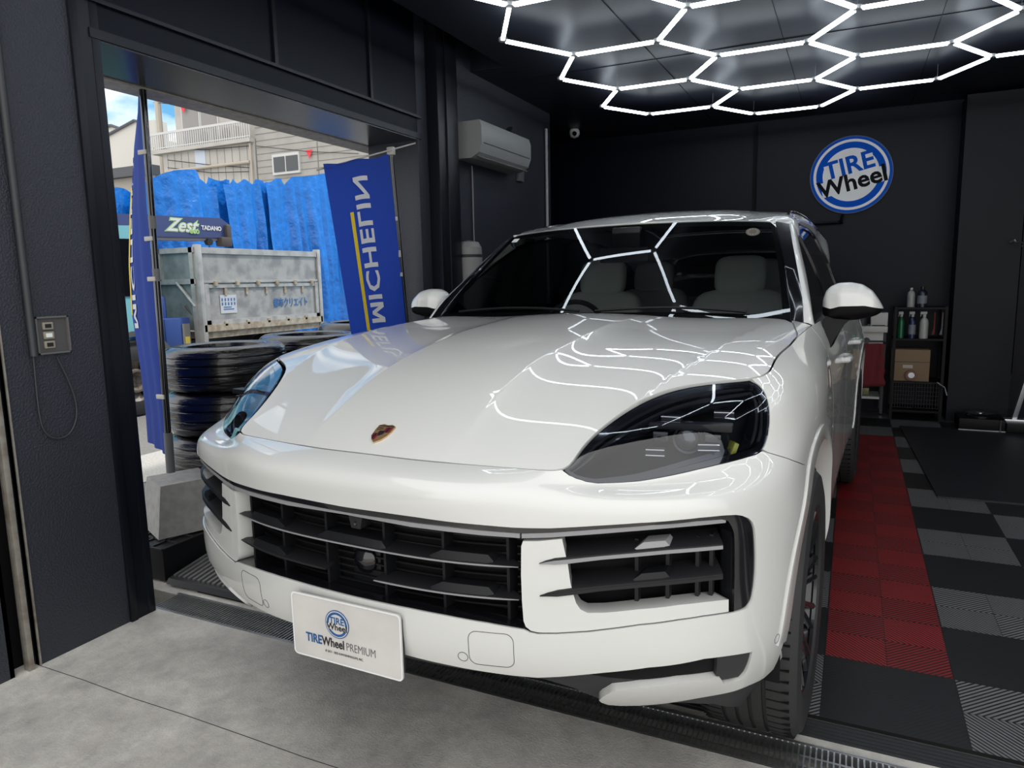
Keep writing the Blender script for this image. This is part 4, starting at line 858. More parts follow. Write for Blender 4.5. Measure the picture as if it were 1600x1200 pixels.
# ---- tarps
XA=-9.6; M['tarp']=mat('blue_tarp',(.002,.145,.52),.36,bump=(5,.6,.08)); M['tarp'].node_tree.nodes['Principled BSDF'].inputs['Specular IOR Level'].default_value=.6
tops=[[(172,296),(178,292),(190,294),(200,296),(205,302)],[(212,288),(228,280),(245,272),(262,267),(285,266),(298,267),(303,280),(312,286),(318,292)],[(318,292),(322,276),(335,281),(347,283),(350,280)],[(347,290),(351,279),(360,288),(372,280),(381,286),(391,290)],[(391,290),(396,280),(404,282),(412,286)],[(412,286),(420,280),(430,279),(437,289),(443,292)],[(443,292),(455,276),(470,276),(490,274),(505,271),(530,270)]]
for i,tp_ in enumerate(tops):
    P=[Vector(px_w(u,v,0,XA)) for u,v in tp_]; y0_,y1_=P[0].y-.12,P[-1].y+.12
    ys=np.linspace(y0_,y1_,max(10,int((y1_-y0_)/.045))); zt_=np.interp(ys,[p.y for p in P],[p.z for p in P]); rows=[]
    rr=random.Random(11+i); ph=[rr.uniform(0,6) for _ in range(8)]
    for k in range(30):
        t=k/29; row=[]
        for j,yy in enumerate(ys):
            z=zt_[j]*(1-t)+.02*t; s=(yy-y0_)
            fold=.07*math.sin(s*6+ph[0])+.075*abs(math.sin(s*7+ph[1]+t*1.1))+.03*math.sin(s*29+ph[2]-t*3)+.05*math.sin(s*4+t*6+ph[3])*t
            x=XA+fold*(.35+.65*min(1,t*2.2))+.14*t+.12*(i%2)+.02*math.sin(t*17+s*5)*.4
            row.append((x,yy+.05*math.sin(t*5+ph[4])*t,z))
        rows.append(row)
    o=obj('tarp',MB().sheet(rows),M['tarp'],sharp=80); tag(o,['short blue tarp at the far left beside the jamb','broad blue tarp behind the near flag with the highest flat top','narrow blue tarp sheet right of the highest one, above the boom tip','blue tarp sheet peaked above the hook of the crane boom','narrow blue tarp fold above the middle of the truck bed','blue tarp sheet above the right half of the truck bed','long blue tarp sheet at the right, next to the lettered flag'][i],'tarp','blue tarps hung on the site fence')
mb=MB(); pA_=px_w(212,289,0,XA-.15); pB_=px_w(392,264,0,XA-.15)
mb.tube([(XA-.2,3.0,2.62),(XA-.2,9.2,2.9)],.025,8); mb.tube([(XA-.2,3.0,1.5),(XA-.2,9.2,1.5)],.025,8)
for y in(3.2,4.6,6.0,7.4,8.8): mb.tube([(XA-.2,y,0),(XA-.2,y,3.05)],.025,8)
tag(obj('scaffold_fence',mb,M['steel']),'steel scaffold pipes carrying the blue tarps','fence')
# ---- buildings (their fronts face the garage corner, parallel to the X axis)
YB=21.0
def PB(u,v,y=None): return Vector(px_w(u,v,1,YB if y is None else y))
M['stucco_w']=mat('pale_grey_cladding',(.47,.45,.415),.8,noise=(1,(.39,.375,.345),.4,.7)); M['siding']=mat('grey_siding',(.38,.365,.34),.8,noise=(1.5,(.33,.315,.295),.4,.7)); M['bwhite']=mat('cream_wall',(.55,.53,.485),.8)
M['winglass']=mat('window_glass',(.05,.06,.065),.1); M['curtain']=mat('curtain_grey',(.28,.27,.26),.8); M['winframe']=mat('window_frame',(.55,.55,.54),.5); M['joint']=mat('joint_dark',(.22,.21,.19),.8); M['roofd']=mat('roof_dark',(.06,.065,.075),.6)
x0=PB(243,200).x; x1=PB(389,205).x; xr0=PB(233,207).x
zr=(PB(233,207.7).z+PB(386,190).z)/2; zs=(PB(234,232).z+PB(388,219.6).z)/2
bd=empty('apartment_building',(x0,YB,0),0,'pale apartment building with a railed balcony and two outdoor units, above the tarps','building')
R=lambda mb,a,b,c,d,e,f: mb.bx(a-x0,b-x0,c-YB,d-YB,e,f)
obj('wall',R(MB(),x0,x1,YB+1.1,YB+6,0,zs+4.5),M['stucco_w'],bd)
obj('balcony_slab',R(MB(),xr0,x1,YB,YB+1.1,zs-.16,zs),M['stucco_w'],bd)
obj('lower_wall',R(MB(),x0,x1,YB+.25,YB+1.1,0,zs-.16),M['stucco_w'],bd)
mb=MB(); R(mb,xr0,x1,YB,YB+.05,zr-.07,zr+.03); R(mb,xr0,x1,YB,YB+.04,zs+.05,zs+.09); n_=int((x1-xr0)/.13)
for k in range(n_+1): xx=xr0+(x1-xr0)*k/n_; R(mb,xx-.02,xx+.02,YB+.005,YB+.035,zs,zr)
obj('balcony_railing',mb,M['winframe'],bd)
for ua,ub in((284,312),(313,341)):
    a=PB(ua,180,YB+1.1).x; b=PB(ub,180,YB+1.1).x; o=obj('sliding_window',R(MB(),a,b,YB+1.06,YB+1.1,zs,zs+2.3),M['winframe'],bd); obj('pane',R(MB(),a+.07,b-.07,YB+1.04,YB+1.06,zs+.08,zs+2.2),M['curtain'],o)
xp=PB(251,200,YB+1).x; mb=MB(); mb.tube([(xp-x0,.95,0),(xp-x0,.95,zs+4.4)],.14,8); zp=PB(320,262,YB+.2).z; mb.tube([(PB(262,268,YB+.2).x-x0,.12,zp),(x1-.2-x0,.12,zp)],.07,8); mb.tube([(x1-.15-x0,.15,0),(x1-.15-x0,.15,zs-.2)],.05,6); obj('downpipe',mb,mat('pipe_beige',(.45,.40,.33),.7),bd)
for k in range(12): xx=x0+.3+k*(x1-x0-.3)/12; obj('cladding_joint',R(MB(),xx,xx+.02,YB+.24,YB+.25,zs-2.2,zs-.2),M['joint'],bd)
a=PB(294,270,YB+.2).x; obj('blue_board',R(MB(),PB(304,250,YB+.2).x,PB(320,250,YB+.2).x,YB+.235,YB+.245,PB(310,263,YB+.2).z,PB(310,232,YB+.2).z),mat('pale_blue_board',(.52,.58,.66),.7),bd)
for uu in(318,352):
    xx=PB(uu,215,YB+.5).x; oy=obj('outdoor_unit',R(MB(),xx,xx+.78,YB+.30,YB+.62,zs+.04,zs+.66),M['stucco_w'],bd); obj('fan_grille',MB().lathe([(0,-.01),(.22,-.01),(.25,.0)],(xx+.28-x0,.29,zs+.36),'Y',24),M['curtain'],oy)
xs1=PB(640,200,YB+.3).x
b2=empty('siding_building',(x1+.05,YB+.3,0),0,'grey building with horizontal siding and one small window, right of the balcony','building')
S=lambda mb,a,b,c,d,e,f: mb.bx(a-x1-.05,b-x1-.05,c-YB-.3,d-YB-.3,e,f)
obj('wall',S(MB(),x1+.05,xs1,YB+.3,YB+6,0,zs+4.5),M['siding'],b2)
mb=MB()
for k in range(40): z=2.0+k*.27; S(mb,x1+.05,xs1,YB+.285,YB+.30,z,z+.022)
S(mb,PB(496,240,YB+.3).x,PB(496,240,YB+.3).x+.03,YB+.28,YB+.3,0,zs+4); obj('siding_joints',mb,M['joint'],b2)
wq0=PB(427,243,YB+.3); wq1=PB(471,270,YB+.3); zt_=(PB(427,243,YB+.3).z+PB(470,236.5,YB+.3).z)/2; zb_=(PB(431,275,YB+.3).z+PB(471,269,YB+.3).z)/2
o=obj('window',S(MB(),wq0.x,wq1.x,YB+.2,YB+.3,zb_,zt_),M['winframe'],b2); ym=(wq0.x+wq1.x)/2
for a,b in((wq0.x+.10,ym-.04),(ym+.04,wq1.x-.06)): obj('pane',S(MB(),a,b,YB+.18,YB+.2,zb_+.10,zt_-.12),M['winglass'],o)
YC=27.0
c=lambda u,v:Vector(px_w(u,v,1,YC)); ca_=c(150,200); cb_=c(300,200); rid=c(176,197); ev=c(163,200)
b3=empty('cream_house',(ca_.x,YC,0),0,'cream house with a shallow dark roof edge at the far left','house')
x3=c(184,240).x; x4=c(262,205).x
mb=MB().prism([(-2,0),(x3+1.2-ca_.x,0),(x3+1.2-ca_.x,c(205,208).z),(rid.x-ca_.x,rid.z),(-2,c(150,203).z)],(0,0,0),(1,0,0),(0,0,1),(0,1,0),4); obj('wall',mb,M['bwhite'],b3,smooth=False)
mb=MB().prism([(c(186,240).x-ca_.x,0),(x4-ca_.x,0),(x4-ca_.x,c(235,196).z),(c(232,194).x-ca_.x,c(232,194).z),(c(186,220).x-ca_.x,c(186,218).z)],(0,-.8,0),(1,0,0),(0,0,1),(0,1,0),.8); obj('side_gable',mb,M['bwhite'],b3,smooth=False)
P_=lambda u,v,d:(c(u,v).x-ca_.x,d,c(u,v).z); obj('roof_edge',MB().tube([P_(150,202,-.1),P_(176,196.5,-.1),P_(206,207,-.1)],.09,6).tube([P_(183,219,-.9),P_(232,193,-.9),P_(246,196,-.9)],.08,6),M['roofd'],b3)
obj('corner_panel',MB().bx(c(181,250).x-ca_.x,c(190,250).x-ca_.x,-.86,-.81,0,c(185,222).z),mat('wall_olive',(.36,.35,.28),.8),b3)
q=c(160,263); YD=24.0; c2=lambda u,v:Vector(px_w(u,v,1,YD)); sh=empty('low_shed',(c2(150,265).x,YD,0),0,'low building with a dark flat roof just above the left end of the tarps','building')
wd_=c2(243,265).x-c2(150,265).x; zt_=c2(200,263).z; zb_=c2(200,278).z
obj('shed_roof',MB().bx(-.5,wd_,-.4,2,zb_,zt_),M['roofd'],sh); obj('shed_wall',MB().bx(-.5,wd_-.1,0,1.9,0,zb_),mat('lower_wall_beige',(.36,.33,.29),.8),sh)
# bunting flags and wires
M['red']=mat('bunting_red',(.75,.03,.05),.6)
for k,(u,v,s,y,l) in enumerate(((286,169,.48,YB+.9,'small red pennant in front of the balcony window'),(483,241,.34,YB+.2,'small red pennant right of the small window of the siding building'))):
    q=Vector(px_w(u,v,1,y)); o=obj('pennant',MB().prism([(-s/2,s/2),(s/2,s/2),(0,-s/2)],(0,0,0),(1,0,0),(0,0,1),(0,1,0),.01),M['red']); o.location=q; tag(o,l,'pennant')
    q2=[Vector(px_w(a,b,1,y+.005)) for a,b in (((400,228),(483,237),(560,240)) if k else ((240,160),(286,164.5),(340,172)))]; tag(obj('bunting_line',MB().tube(q2,.014,5),M['plastic_dark']),'thin string carrying the red pennant '+('beside the small window' if k else 'in front of the balcony'),'string')
for k,(a,b,c_) in enumerate((((240,232),(320,234),(389,228)),((262,250),(330,258),(389,262)),((262,262),(330,270),(389,268)))):
    tag(obj('overhead_wire',MB().tube([Vector(px_w(*p_,1,YB+.12)) for p_ in(a,b,c_)],.018,5),M['plastic_dark']),['highest','middle','lowest'][k]+' of three thin wires crossing the wall below the balcony','wire')
# =====================================================================  THE CAR
HULL.prep()
car=empty('car',(CARX,CARY,0),-CARA,'white SUV parked under the hexagon lights with a white plate on its front bumper','car')
H=lambda *pts:[HULL.px(*q) for q in pts]
def msym(half,flip=True):
    """half outline (a>=0) ordered start..end; returns closed symmetric loop"""
    h=[tuple(p) for p in half]; return h+[(-a,b) for a,b in h[::-1]]
bH=BV['H']
def Hrow(a0,a1,n=20): return [(a,bH) for a in np.linspace(a0,a1,n)]
# photographed outlines (read on the car's left half)
hl_low=H((900,748),(916,753),(933,755.5),(965,754.5),(1000,752),(1030,747),(1060,741),(1090,734),(1120,727),(1145,721),(1170,714),(1182,710.5),(1191,705))
hl_out=H((1196,695),(1201,680),(1203.5,660),(1203,640),(1200,625),(1194,611),(1188,603),(1182,598.5))
a_tip=.545
for _a in np.linspace(.45,.62,120):
    _q=proj_c(HULL([_a],[bH]))[0]
    if _q[0]>=877: a_tip=_a; break
a_top=HULL.px(1180,597)[0]
seam=H((1200,708),(1215,712.5),(1240,721),(1259,728.5))
ARC=(.93,.42,.462)
def arch_pts(t0,t1,n,c=ARC,r=None):
    r=r or c[2]; return [HULL.yz(c[0]+r*math.cos(t),c[1]+r*math.sin(t)) for t in np.linspace(t0,t1,n)]
t_seam=math.pi-math.atan2(.885-ARC[1],ARC[0]-.60)
t_seam=math.radians(126)
arch_front=arch_pts(t_seam,math.radians(176),14)
low_edge=H((1222,1027),(1215,1038),(1205,1049),(1193,1060),(1170,1071),(1147,1080),(1090,1091),(1033,1100),(1000,1102.5),(970,1103),(950,1101.5),(940,1098),(936,1094.5),(942,1089),(957,1080),(1000,1074.5),(1060,1067),(1125,1059),(1130,1067.5),(1145,1066),(1157,1062),(1165,1052),(1172,1035),(1175.5,1018.5),(1100,1029.5),(1013,1043),(940,1051.5),(875,1057.5),(840,1059),(800,1055.5),(770,1051.5),(700,1039),(660,1030))
b_c=HULL.px(632,1023.5)[1]
bump_half=[(0,bH)]+Hrow(.03,a_tip,24)+H((889,743))+hl_low+seam+arch_front+low_edge+[(.10,b_c+.004),(0,b_c+.004)]
open_half=[(0,HULL.px(580,799)[1])]+H((600,801),(650,808),(699,815),(750,820),(800,824.3),(830,825.3),(860,825.5),(900,823.5),(940,821),(1000,817),(1060,812.5),(1093,809),(1130,805.5),(1150,804.5),(1160,806),(1170,810),(1176,816),(1179.5,826),(1181,845),(1182,871.7),(1181.5,895),(1179.5,917.5),(1176,938),(1168.5,950),(1155,955),(1141,958.5),(1100,964.5),(1060,970.5),(1000,978),(920,988.5),(870,991.5),(840,991.5),(828,989),(819,984.5),(760,974),(693.6,962),(640,951.5),(600,943.5))+[(0,HULL.px(580,939.5)[1])]
bp=panel('front_bumper',HULL,msym(bump_half),[msym(open_half)],M['paint'],car,step=.02,flange=.02)
# fender
arch_top=arch_pts(math.radians(0),t_seam,26)
fend=seam[::-1]+hl_out+[(a_top,bH-.0015)]+[(a,bH-.0015) for a in np.linspace(a_top+.03,_ta[13]+.02,24)]+[(_ta[13]+.02,BV['D']),(_ta[13]+.02,BV['A']+.02)]
fend=[HULL.px(1192.5,702)]+hl_out+[(a_top,bH-.002)]+[(a,bH-.002) for a in np.linspace(a_top+.03,_ta[13]+.02,24)]+[(_ta[13]+.02,BV['D']),(_ta[13]+.02,BV['B'])]+[(HULL.yz(ARC[0]+ARC[2],.36)[0],BV['B'])]+arch_top+[(a,b+.003) for a,b in seam[::-1]]
fo=panel('fender',HULL,fend,[],M['paint'],car,step=.025); both(fo)
# wheel arch lips
def arch_lip(cy,cz,r,t0,t1,nm):
    mb=MB(); rows=[]
    for t in np.linspace(t0,t1,50):
        a,b=HULL.yz(cy+r*math.cos(t),cz+r*math.sin(t)); p=HULL([a],[b])[0]; a2,b2=HULL.yz(cy+(r+.042)*math.cos(t),cz+(r+.042)*math.sin(t)); q=HULL([a2],[b2])[0]; n=HULL.normal([a2],[b2])[0]
        c=np.array([0,cy,cz]); inn=np.array([p[0]-.05,cy+(r-.012)*math.cos(t),cz+(r-.012)*math.sin(t)])
        rows.append([tuple(q-n*.004),tuple(q+n*.004),tuple(p+np.array([.005,0,0])),tuple(p+np.array([.003,-.003*math.cos(t),-.003*math.sin(t)])),tuple(inn)])
    mb.sheet(rows); o=obj(nm,mb,M['paint'],car,sharp=50); return o
both(arch_lip(ARC[0],ARC[1],ARC[2],math.radians(-6),math.radians(173),'arch_lip'))
# hood
def hood_outline(d):
    a=np.linspace(0,_ta[12]+.03,70); P=HULL(a,np.full(70,bH)); c=P[:,:2]; t=np.gradient(c,axis=0); t/=np.linalg.norm(t,axis=1)[:,None]; n=np.stack([-t[:,1],t[:,0]],1); q=c+n*d; q[0,0]=0
    rear=[(.846,1.28),(.832,1.35),(.812,1.46),(.78,1.525),(.70,1.54),(.5,1.54),(.25,1.515),(0,1.505)]
    h=[tuple(p) for p in q]+rear; return h+[(-x,y) for x,y in h[-2:0:-1]]
hood=panel('hood',HOOD,hood_outline(.0035),[],M['paint'],car,step=.013,flange=.014)
both(panel('fender_corner',HOOD,[(.853,1.262),(.8515,1.285),(.837,1.355),(.817,1.464),(.80,1.545),(.866,1.545),(.8615,1.40),(.8575,1.262)],[],M['paint'],car,step=.03,flange=.02))
# headlights
hl_loop=[(a_tip+.006,bH-.004)]+[(a,bH-.004) for a in np.linspace(a_tip+.03,a_top-.01,26)]+hl_out[::-1]+hl_low[::-1]
hl_loop=hl_loop+[HULL.px(889,743)]
hl_np=np.array(hl_loop)
def shrink(loop,d):
    L=resample(loop,.012); t=np.roll(L,-2,0)-np.roll(L,2,0); t/=np.linalg.norm(t,axis=1)[:,None]; n=np.stack([-t[:,1],t[:,0]],1)
    if inpoly((L[:1]+n[:1]*.003),L)[0]==False: n=-n
    Q=L+n*d
    for _ in range(3): Q=(np.roll(Q,1,0)+Q*2+np.roll(Q,-1,0))/4
    return Q
def build_headlight():
    body=obj('headlight',MB(),M['void'],car)  # housing mesh filled below
    bpy.data.objects.remove(body)
    hl=panel('headlight',HULL,hl_loop,[],M['void'],car,step=.03,off=.075,flange=-.072)
    bez=panel('headlight_bezel',HULL,shrink(hl_loop,.002),[shrink(hl_loop,.016)],M['gloss_black'],hl,step=.012,off=.004,flange=.02)
    inner=panel('inner_bezel',HULL,shrink(hl_loop,.020),[shrink(hl_loop,.030)],M['gloss_black'],hl,step=.015,off=.020,flange=.030)
    cov=panel('headlight_cover',HULL,shrink(hl_loop,.0025),[],M['lamp_glass'],hl,step=.02,off=.0005,flange=.004)
    tr=MB()
    # lens
    a,b=HULL.px(1083,668); p=HULL([a],[b])[0]; n=HULL.normal([a],[b])[0]; fwd=Vector((n[0]*.35,-1,0.0)).normalized()
    c=Vector(p)-Vector(n)*.045
    R=fwd.to_track_quat('Z','Y').to_matrix()
    mb=MB(); prof=[(0,.022),(.012,.020),(.021,.013),(.026,.004),(.027,-.01)]; t=MB().lathe(prof,n=32); mb.add([R@Vector(v)+c for v in t.v],t.f); obj('projector_lens',mb,M['lens'],hl)
    mb=MB(); t=MB().lathe([(.027,-.012),(.029,.003),(.034,.006),(.037,-.002),(.040,-.02)],n=32); mb.add([R@Vector(v)+c for v in t.v],t.f); obj('lens_ring',mb,M['rim'],hl)
    rt=R@Vector((1,0,0)); 
    ex=Vector((fwd.y*-1,fwd.x,0)).normalized(); ex=Vector((-fwd.y,fwd.x,0)).normalized()
    for dx in(-.062,.058):
        mb=MB(); mb.box(c+ex*dx+Vector((0,0,.004)),(.036,.03,.026),Matrix((ex,fwd,Vector((0,0,1)))).transposed(),.003)
        obj('lens_block',mb,M['gloss_black'],hl)
    mb=MB(); mb.box(c+Vector((0,0,.030))-fwd*.01,(.20,.04,.016),Matrix((ex,fwd,Vector((0,0,1)))).transposed(),.003); obj('lens_shelf',mb,M['satin_black'],hl)
    # four light bars
    for q in ((1051,641,.046),(1136,636,.046),(1028,697,.042),(1114,691,.048)):
        a,b=HULL.px(q[0],q[1]); pp=Vector(HULL([a],[b])[0]); nn=Vector(HULL.normal([a],[b])[0]); cc=pp-nn*.024; f2=Vector((nn.x*.55,-1,0)).normalized(); e2=Vector((-f2.y,f2.x,0)).normalized(); Rm=Matrix((e2,-f2,Vector((0,0,1)))).transposed()
        mb=MB(); mb.box(cc,(q[2],.03,.013),Rm,.002); bar=obj('light_bar',mb,M['slat_grey'],hl)
        mb=MB(); mb.box(cc+f2*.014+Vector((0,0,.0065)),(q[2],.005,.0024),Rm); mb.box(cc+f2*.014-Vector((0,0,.0065)),(q[2],.005,.0024),Rm); obj('bar_edge',mb,M['chrome'],bar)
    a,b=HULL.px(1160,715 if False else 712); a,b=HULL.px(1150,702); pp=Vector(HULL([a],[b])[0]); nn=Vector(HULL.normal([a],[b])[0])
    mb=MB(); mb.box(pp-nn*.04+Vector((.012,0,.008)),(.012,.03,.05),(0,.35,.6),.003); obj('side_reflector',mb,mat('amber',(.30,.28,.03),.25,coat=.5),hl)
    return hl
hl=build_headlight(); mirror_tree(hl)
# ---- grille and air intakes
mesh_half=[(a,b) for a,b in open_half]
back=panel('grille_backing',HULL,msym(open_half),[],M['void'],car,step=.05,off=.085,flange=-.068)
ring_in=[(0,HULL.px(580,799)[1]-.018)]+H((699,822.5),(750,828.5),(813,834),(860,833),(940,827.5),(1020,821.5),(1090,815.5),(1130,812.5),(1140,815),(1146,825),(1149,834),(1150,850),(1150,900),(1149,956.2),(1141,957.5),(1100,963.5),(1060,969.5),(1000,977),(920,987.5),(870,990.7),(840,990.7),(828,988),(819.6,983.3),(760,973),(693.6,961),(640,950.5),(600,942.5))+[(0,HULL.px(580,938.5)[1])]
panel('grille_frame',HULL,shrink(msym(open_half),.0015),[msym(ring_in)],M['gloss_black'],car,step=.02,off=.004,flange=.045)
def ribbon(name,ab,h,depth,off,mt,parent,tilt=0,taper=None,edge=None,symm=False):
    """bar that follows the hull along ab points: front height h, depth inwards"""
    ab=np.array(ab); 
    if symm: ab=np.vstack([[(-a,b) for a,b in ab[:0:-1]],ab]) if abs(ab[0,0])<1e-6 else np.vstack([[(-a,b) for a,b in ab[::-1]],ab])
    P=HULL(ab[:,0],ab[:,1]); Nn=HULL.normal(ab[:,0],ab[:,1]); Nn[:,2]=0; Nn/=np.linalg.norm(Nn,axis=1)[:,None]
    Nn=(Nn+np.array([0,-1.0,0])*1.0); Nn/=np.linalg.norm(Nn,axis=1)[:,None]
    rows=[];er=[]
    for i,(p,n) in enumerate(zip(P,Nn)):
        k=1 if taper is None else taper[i]; o=p-n*off; u=np.array([0,0,1.]); d=depth*k
        rows.append([tuple(o+u*h/2*k),tuple(o-u*h/2*k),tuple(o-n*d*.3-u*h*.55*k),tuple(o-n*d+u*tilt*k-u*h*.3*k),tuple(o-n*d+u*tilt*k+u*h*.3*k),tuple(o-n*.006+u*h*.75*k)])
        er.append([tuple(o+n*.0015+u*h*.15*k),tuple(o+n*.0015-u*h*.5*k),tuple(o-n*.002-u*h*.55*k),tuple(o-n*.002+u*h*.3*k)])
    mb=MB(); mb.sheet(rows,closed=True); n=6; mb.f+= [tuple(range(n)),tuple(range(len(mb.v)-n,len(mb.v)))]; mb.m+=[0,0]
    o=obj(name,mb,mt,parent,sharp=30)
    if edge:
        mb=MB(); mb.sheet(er,closed=True); mb.f+=[tuple(range(4)),tuple(range(len(mb.v)-4,len(mb.v)))]; mb.m+=[0,0]; obj('slat_edge',mb,edge,o,sharp=30)
    return o
# light grey bar under the black top strip, across the whole opening and down the outer corner
bar=[(0,HULL.px(580,809)[1])]+H((640,821),(699,828.5),(750,834),(811,838.5))
ribbon('upper_grille_bar',bar,.010,.02,.0045,M['slat_edge'],car,symm=True)
bar2=H((814,838.8),(860,837.5),(940,831.5),(1020,825),(1090,819),(1135,814.5))
both(ribbon('intake_top_bar',bar2,.010,.02,.0045,M['slat_edge'],car))
# grille slats
def slatline(z,x0,x1,n=14,dz=None):
    return [HULL.xz(x,z) for x in np.linspace(x0,x1,n)]
zu=HULL(*HULL.px(591,853))[0][2]; zl=HULL(*HULL.px(700,916))[0][2]
zu=.742; zl=.667
TP=[1]*12+[.7,.25]
us=slatline(zu,0,.435); ribbon('grille_slat',us,.005,.055,.010,M['slat_grey'],car,tilt=.006,edge=M['slat_edge'],symm=True,taper=[.3,.75]+[1]*23+[.75,.3])
ls=slatline(zl,.075,.435); both(ribbon('grille_slat',ls,.005,.055,.010,M['slat_grey'],car,tilt=.006,edge=M['slat_edge'],taper=[.6]+[1]*11+[.75,.3]))
# raised flaps on the slats
def flap(x0,x1,z):
    mb=MB(); rows=[]
    for x,hh in ((x0,.002),(x0+.03,.017),((x0+x1)/2,.017),(x1-.012,.016),(x1,.002)):
        a,b=HULL.xz(max(abs(x),1e-4),z); p=HULL([a],[b])[0]; p[0]=x; rows.append([(p[0],p[1]+.010,z-.003),(p[0],p[1]+.020,z+hh+.004),(p[0],p[1]+.055,z+hh+.002),(p[0],p[1]+.055,z-.003)])
    mb.sheet(rows,closed=True); mb.f+=[(0,1,2,3),tuple(len(mb.v)-4+i for i in range(4))]; mb.m+=[0,0]
    return obj('slat_flap',mb,M['satin_black'],car,sharp=20)
flap(-.105,.105,zu)
for z in(zu,zl): both(flap(.225,.375,z))
# vertical ribs
ribs=[]
for x in (.09,.25,.40):
    p=HULL(*HULL.xz(x,.7))[0]; mb=MB().bx(x-.0035,x+.0035,p[1]+.035,p[1]+.075,.600,.815); both(obj('grille_rib',mb,M['satin_black'],car))
for k in range(11):
    z=.622+k*.018
    ribbon('shutter_blade',slatline(z,0,.43,8),.004,.01,.070,M['satin_black'],car,symm=True)
mb=MB().bx(-.045,.045,.045,.085,.615,.725,.008); sensor=obj('radar_sensor',mb,M['satin_black'],car)
mb=MB().lathe([(0,-.012),(.018,-.010),(.026,-.004),(.033,.0),(.036,.004),(.036,.03)],(0,.036,.683),'Y',32); obj('sensor_dome',mb,M['gloss_black'],sensor)
mb=MB(); mb.prism([(-.022,.016),(.022,.016),(.014,-.018),(-.014,-.018)],(0,.012,.790),(1,0,0),(0,0,1),(0,1,0),.04); cam_h=obj('front_camera',mb,M['plastic_dark'],car)
mb=MB().lathe([(0,-.006),(.004,-.005),(.006,0),(.007,.01)],(0,.012,.785),'Y',16); obj('camera_lens',mb,M['lens'],cam_h)
# white intake surround (L shape)
Lh=H((816.5,847),(840,847),(878,843.5),(882,862),(887,883),(891,912),(896,931),(900,944),(907,954),(918,959.3),(945,959),(1000,953.5),(1060,947),(1100,942.5),(1141,938),(1141,957.3),(1100,963.3),(1060,969.2),(1000,976.8),(920,987.2),(870,990.3),(840,990.2),(829,987.3),(821,981),(817.5,972),(815,940),(813.5,900),(813.8,855))
both(panel('intake_surround',HULL,Lh,[],M['paint'],car,step=.015,off=.005,flange=.05))
# black vertical bezel
vb=H((1149,834),(1157,836),(1157,956),(1149,957.2))
both(panel('intake_post',HULL,vb,[],M['satin_black'],car,step=.02,off=.012,flange=.03))
# side slats
up=H((842,881.5),(852,879.8),(866,878.5),(886,876.8),(940,871),(992,866.5),(1040,862),(1085,858.5),(1130,854.5)); dn=H((843,932),(855,930),(870,928.5),(890,926),(940,920),(990,915.5),(1040,911),(1085,906.5),(1130,901.5))
for L_,em in((up,M['slat_edge']),(dn,M['slat_grey'])):
    both(ribbon('intake_slat',L_,.011,.065,.002,M['slat_grey'] if L_ is dn else M['slat_grey'],car,tilt=.016,edge=em,taper=[.12,.6,1.1,1.15,1,1,1,1,1]))
def flap2(L0,mt):
    P0=HULL([L0[0]],[L0[1]])[0]; P1=HULL([L0[2]],[L0[3]])[0]; rows=[]
    for t,hh in ((0,.002),(.28,.018),(.85,.018),(1,.002)):
        p=P0+(P1-P0)*t; rows.append([(p[0],p[1]+.004,p[2]-.003),(p[0],p[1]+.012,p[2]+hh+.002),(p[0],p[1]+.05,p[2]+hh+.004),(p[0],p[1]+.05,p[2]-.003)])
    mb=MB(); mb.sheet(rows,closed=True); mb.f+=[(0,1,2,3),tuple(len(mb.v)-4+i for i in range(4))]; mb.m+=[0,0]; return obj('slat_flap',mb,mt,car,sharp=20)
both(flap2(HULL.px(985,866)+HULL.px(1046,861),M['slat_edge'])); both(flap2(HULL.px(982,915)+HULL.px(1046,909.5),M['satin_black']))
for x in (.66,.72,.775,.80):
    p=HULL(*HULL.xz(x,.66))[0]; mb=MB().bx(x-.004,x+.004,p[1]+.05,p[1]+.07,.62,.80); both(obj('intake_rib',mb,M['slat_grey'],car))
# lower apron
lowpx=H((700,1053),(770,1063),(850,1073),(896,1087),(945,1107),(1000,1109.5),(1060,1110),(1120,1111),(1165,1112),(1190,1102),(1206,1078),(1222,1040))
w=[(0,b_c+.03),(.35,b_c+.03),(.62,b_c+.04),(1.02,b_c+.05),(1.11,b_c-.02)]+lowpx[::-1]+[(.12,lowpx[0][1]-.002),(0,lowpx[0][1]-.002)]
panel('lower_apron',HULL,msym(w),[],M['plastic_dark'],car,step=.03,off=.018,flange=.10)
vi=H((950,1068),(905,1060),(1013,1045),(1100,1032),(1174,1021),(1170,1036),(1163,1051),(1155,1060),(1130,1065),(1124,1057),(1060,1065),(1000,1072))
both(panel('lower_intake',HULL,vi,[],M['void'],car,step=.02,off=.015,flange=.002))
cp=H((1122,1028.5),(1174,1021),(1170,1036),(1163,1051),(1155,1060),(1130,1065),(1120,1058))
both(panel('intake_cap',HULL,cp,[],M['plastic_dark'],car,step=.012,off=.004,flange=.016))
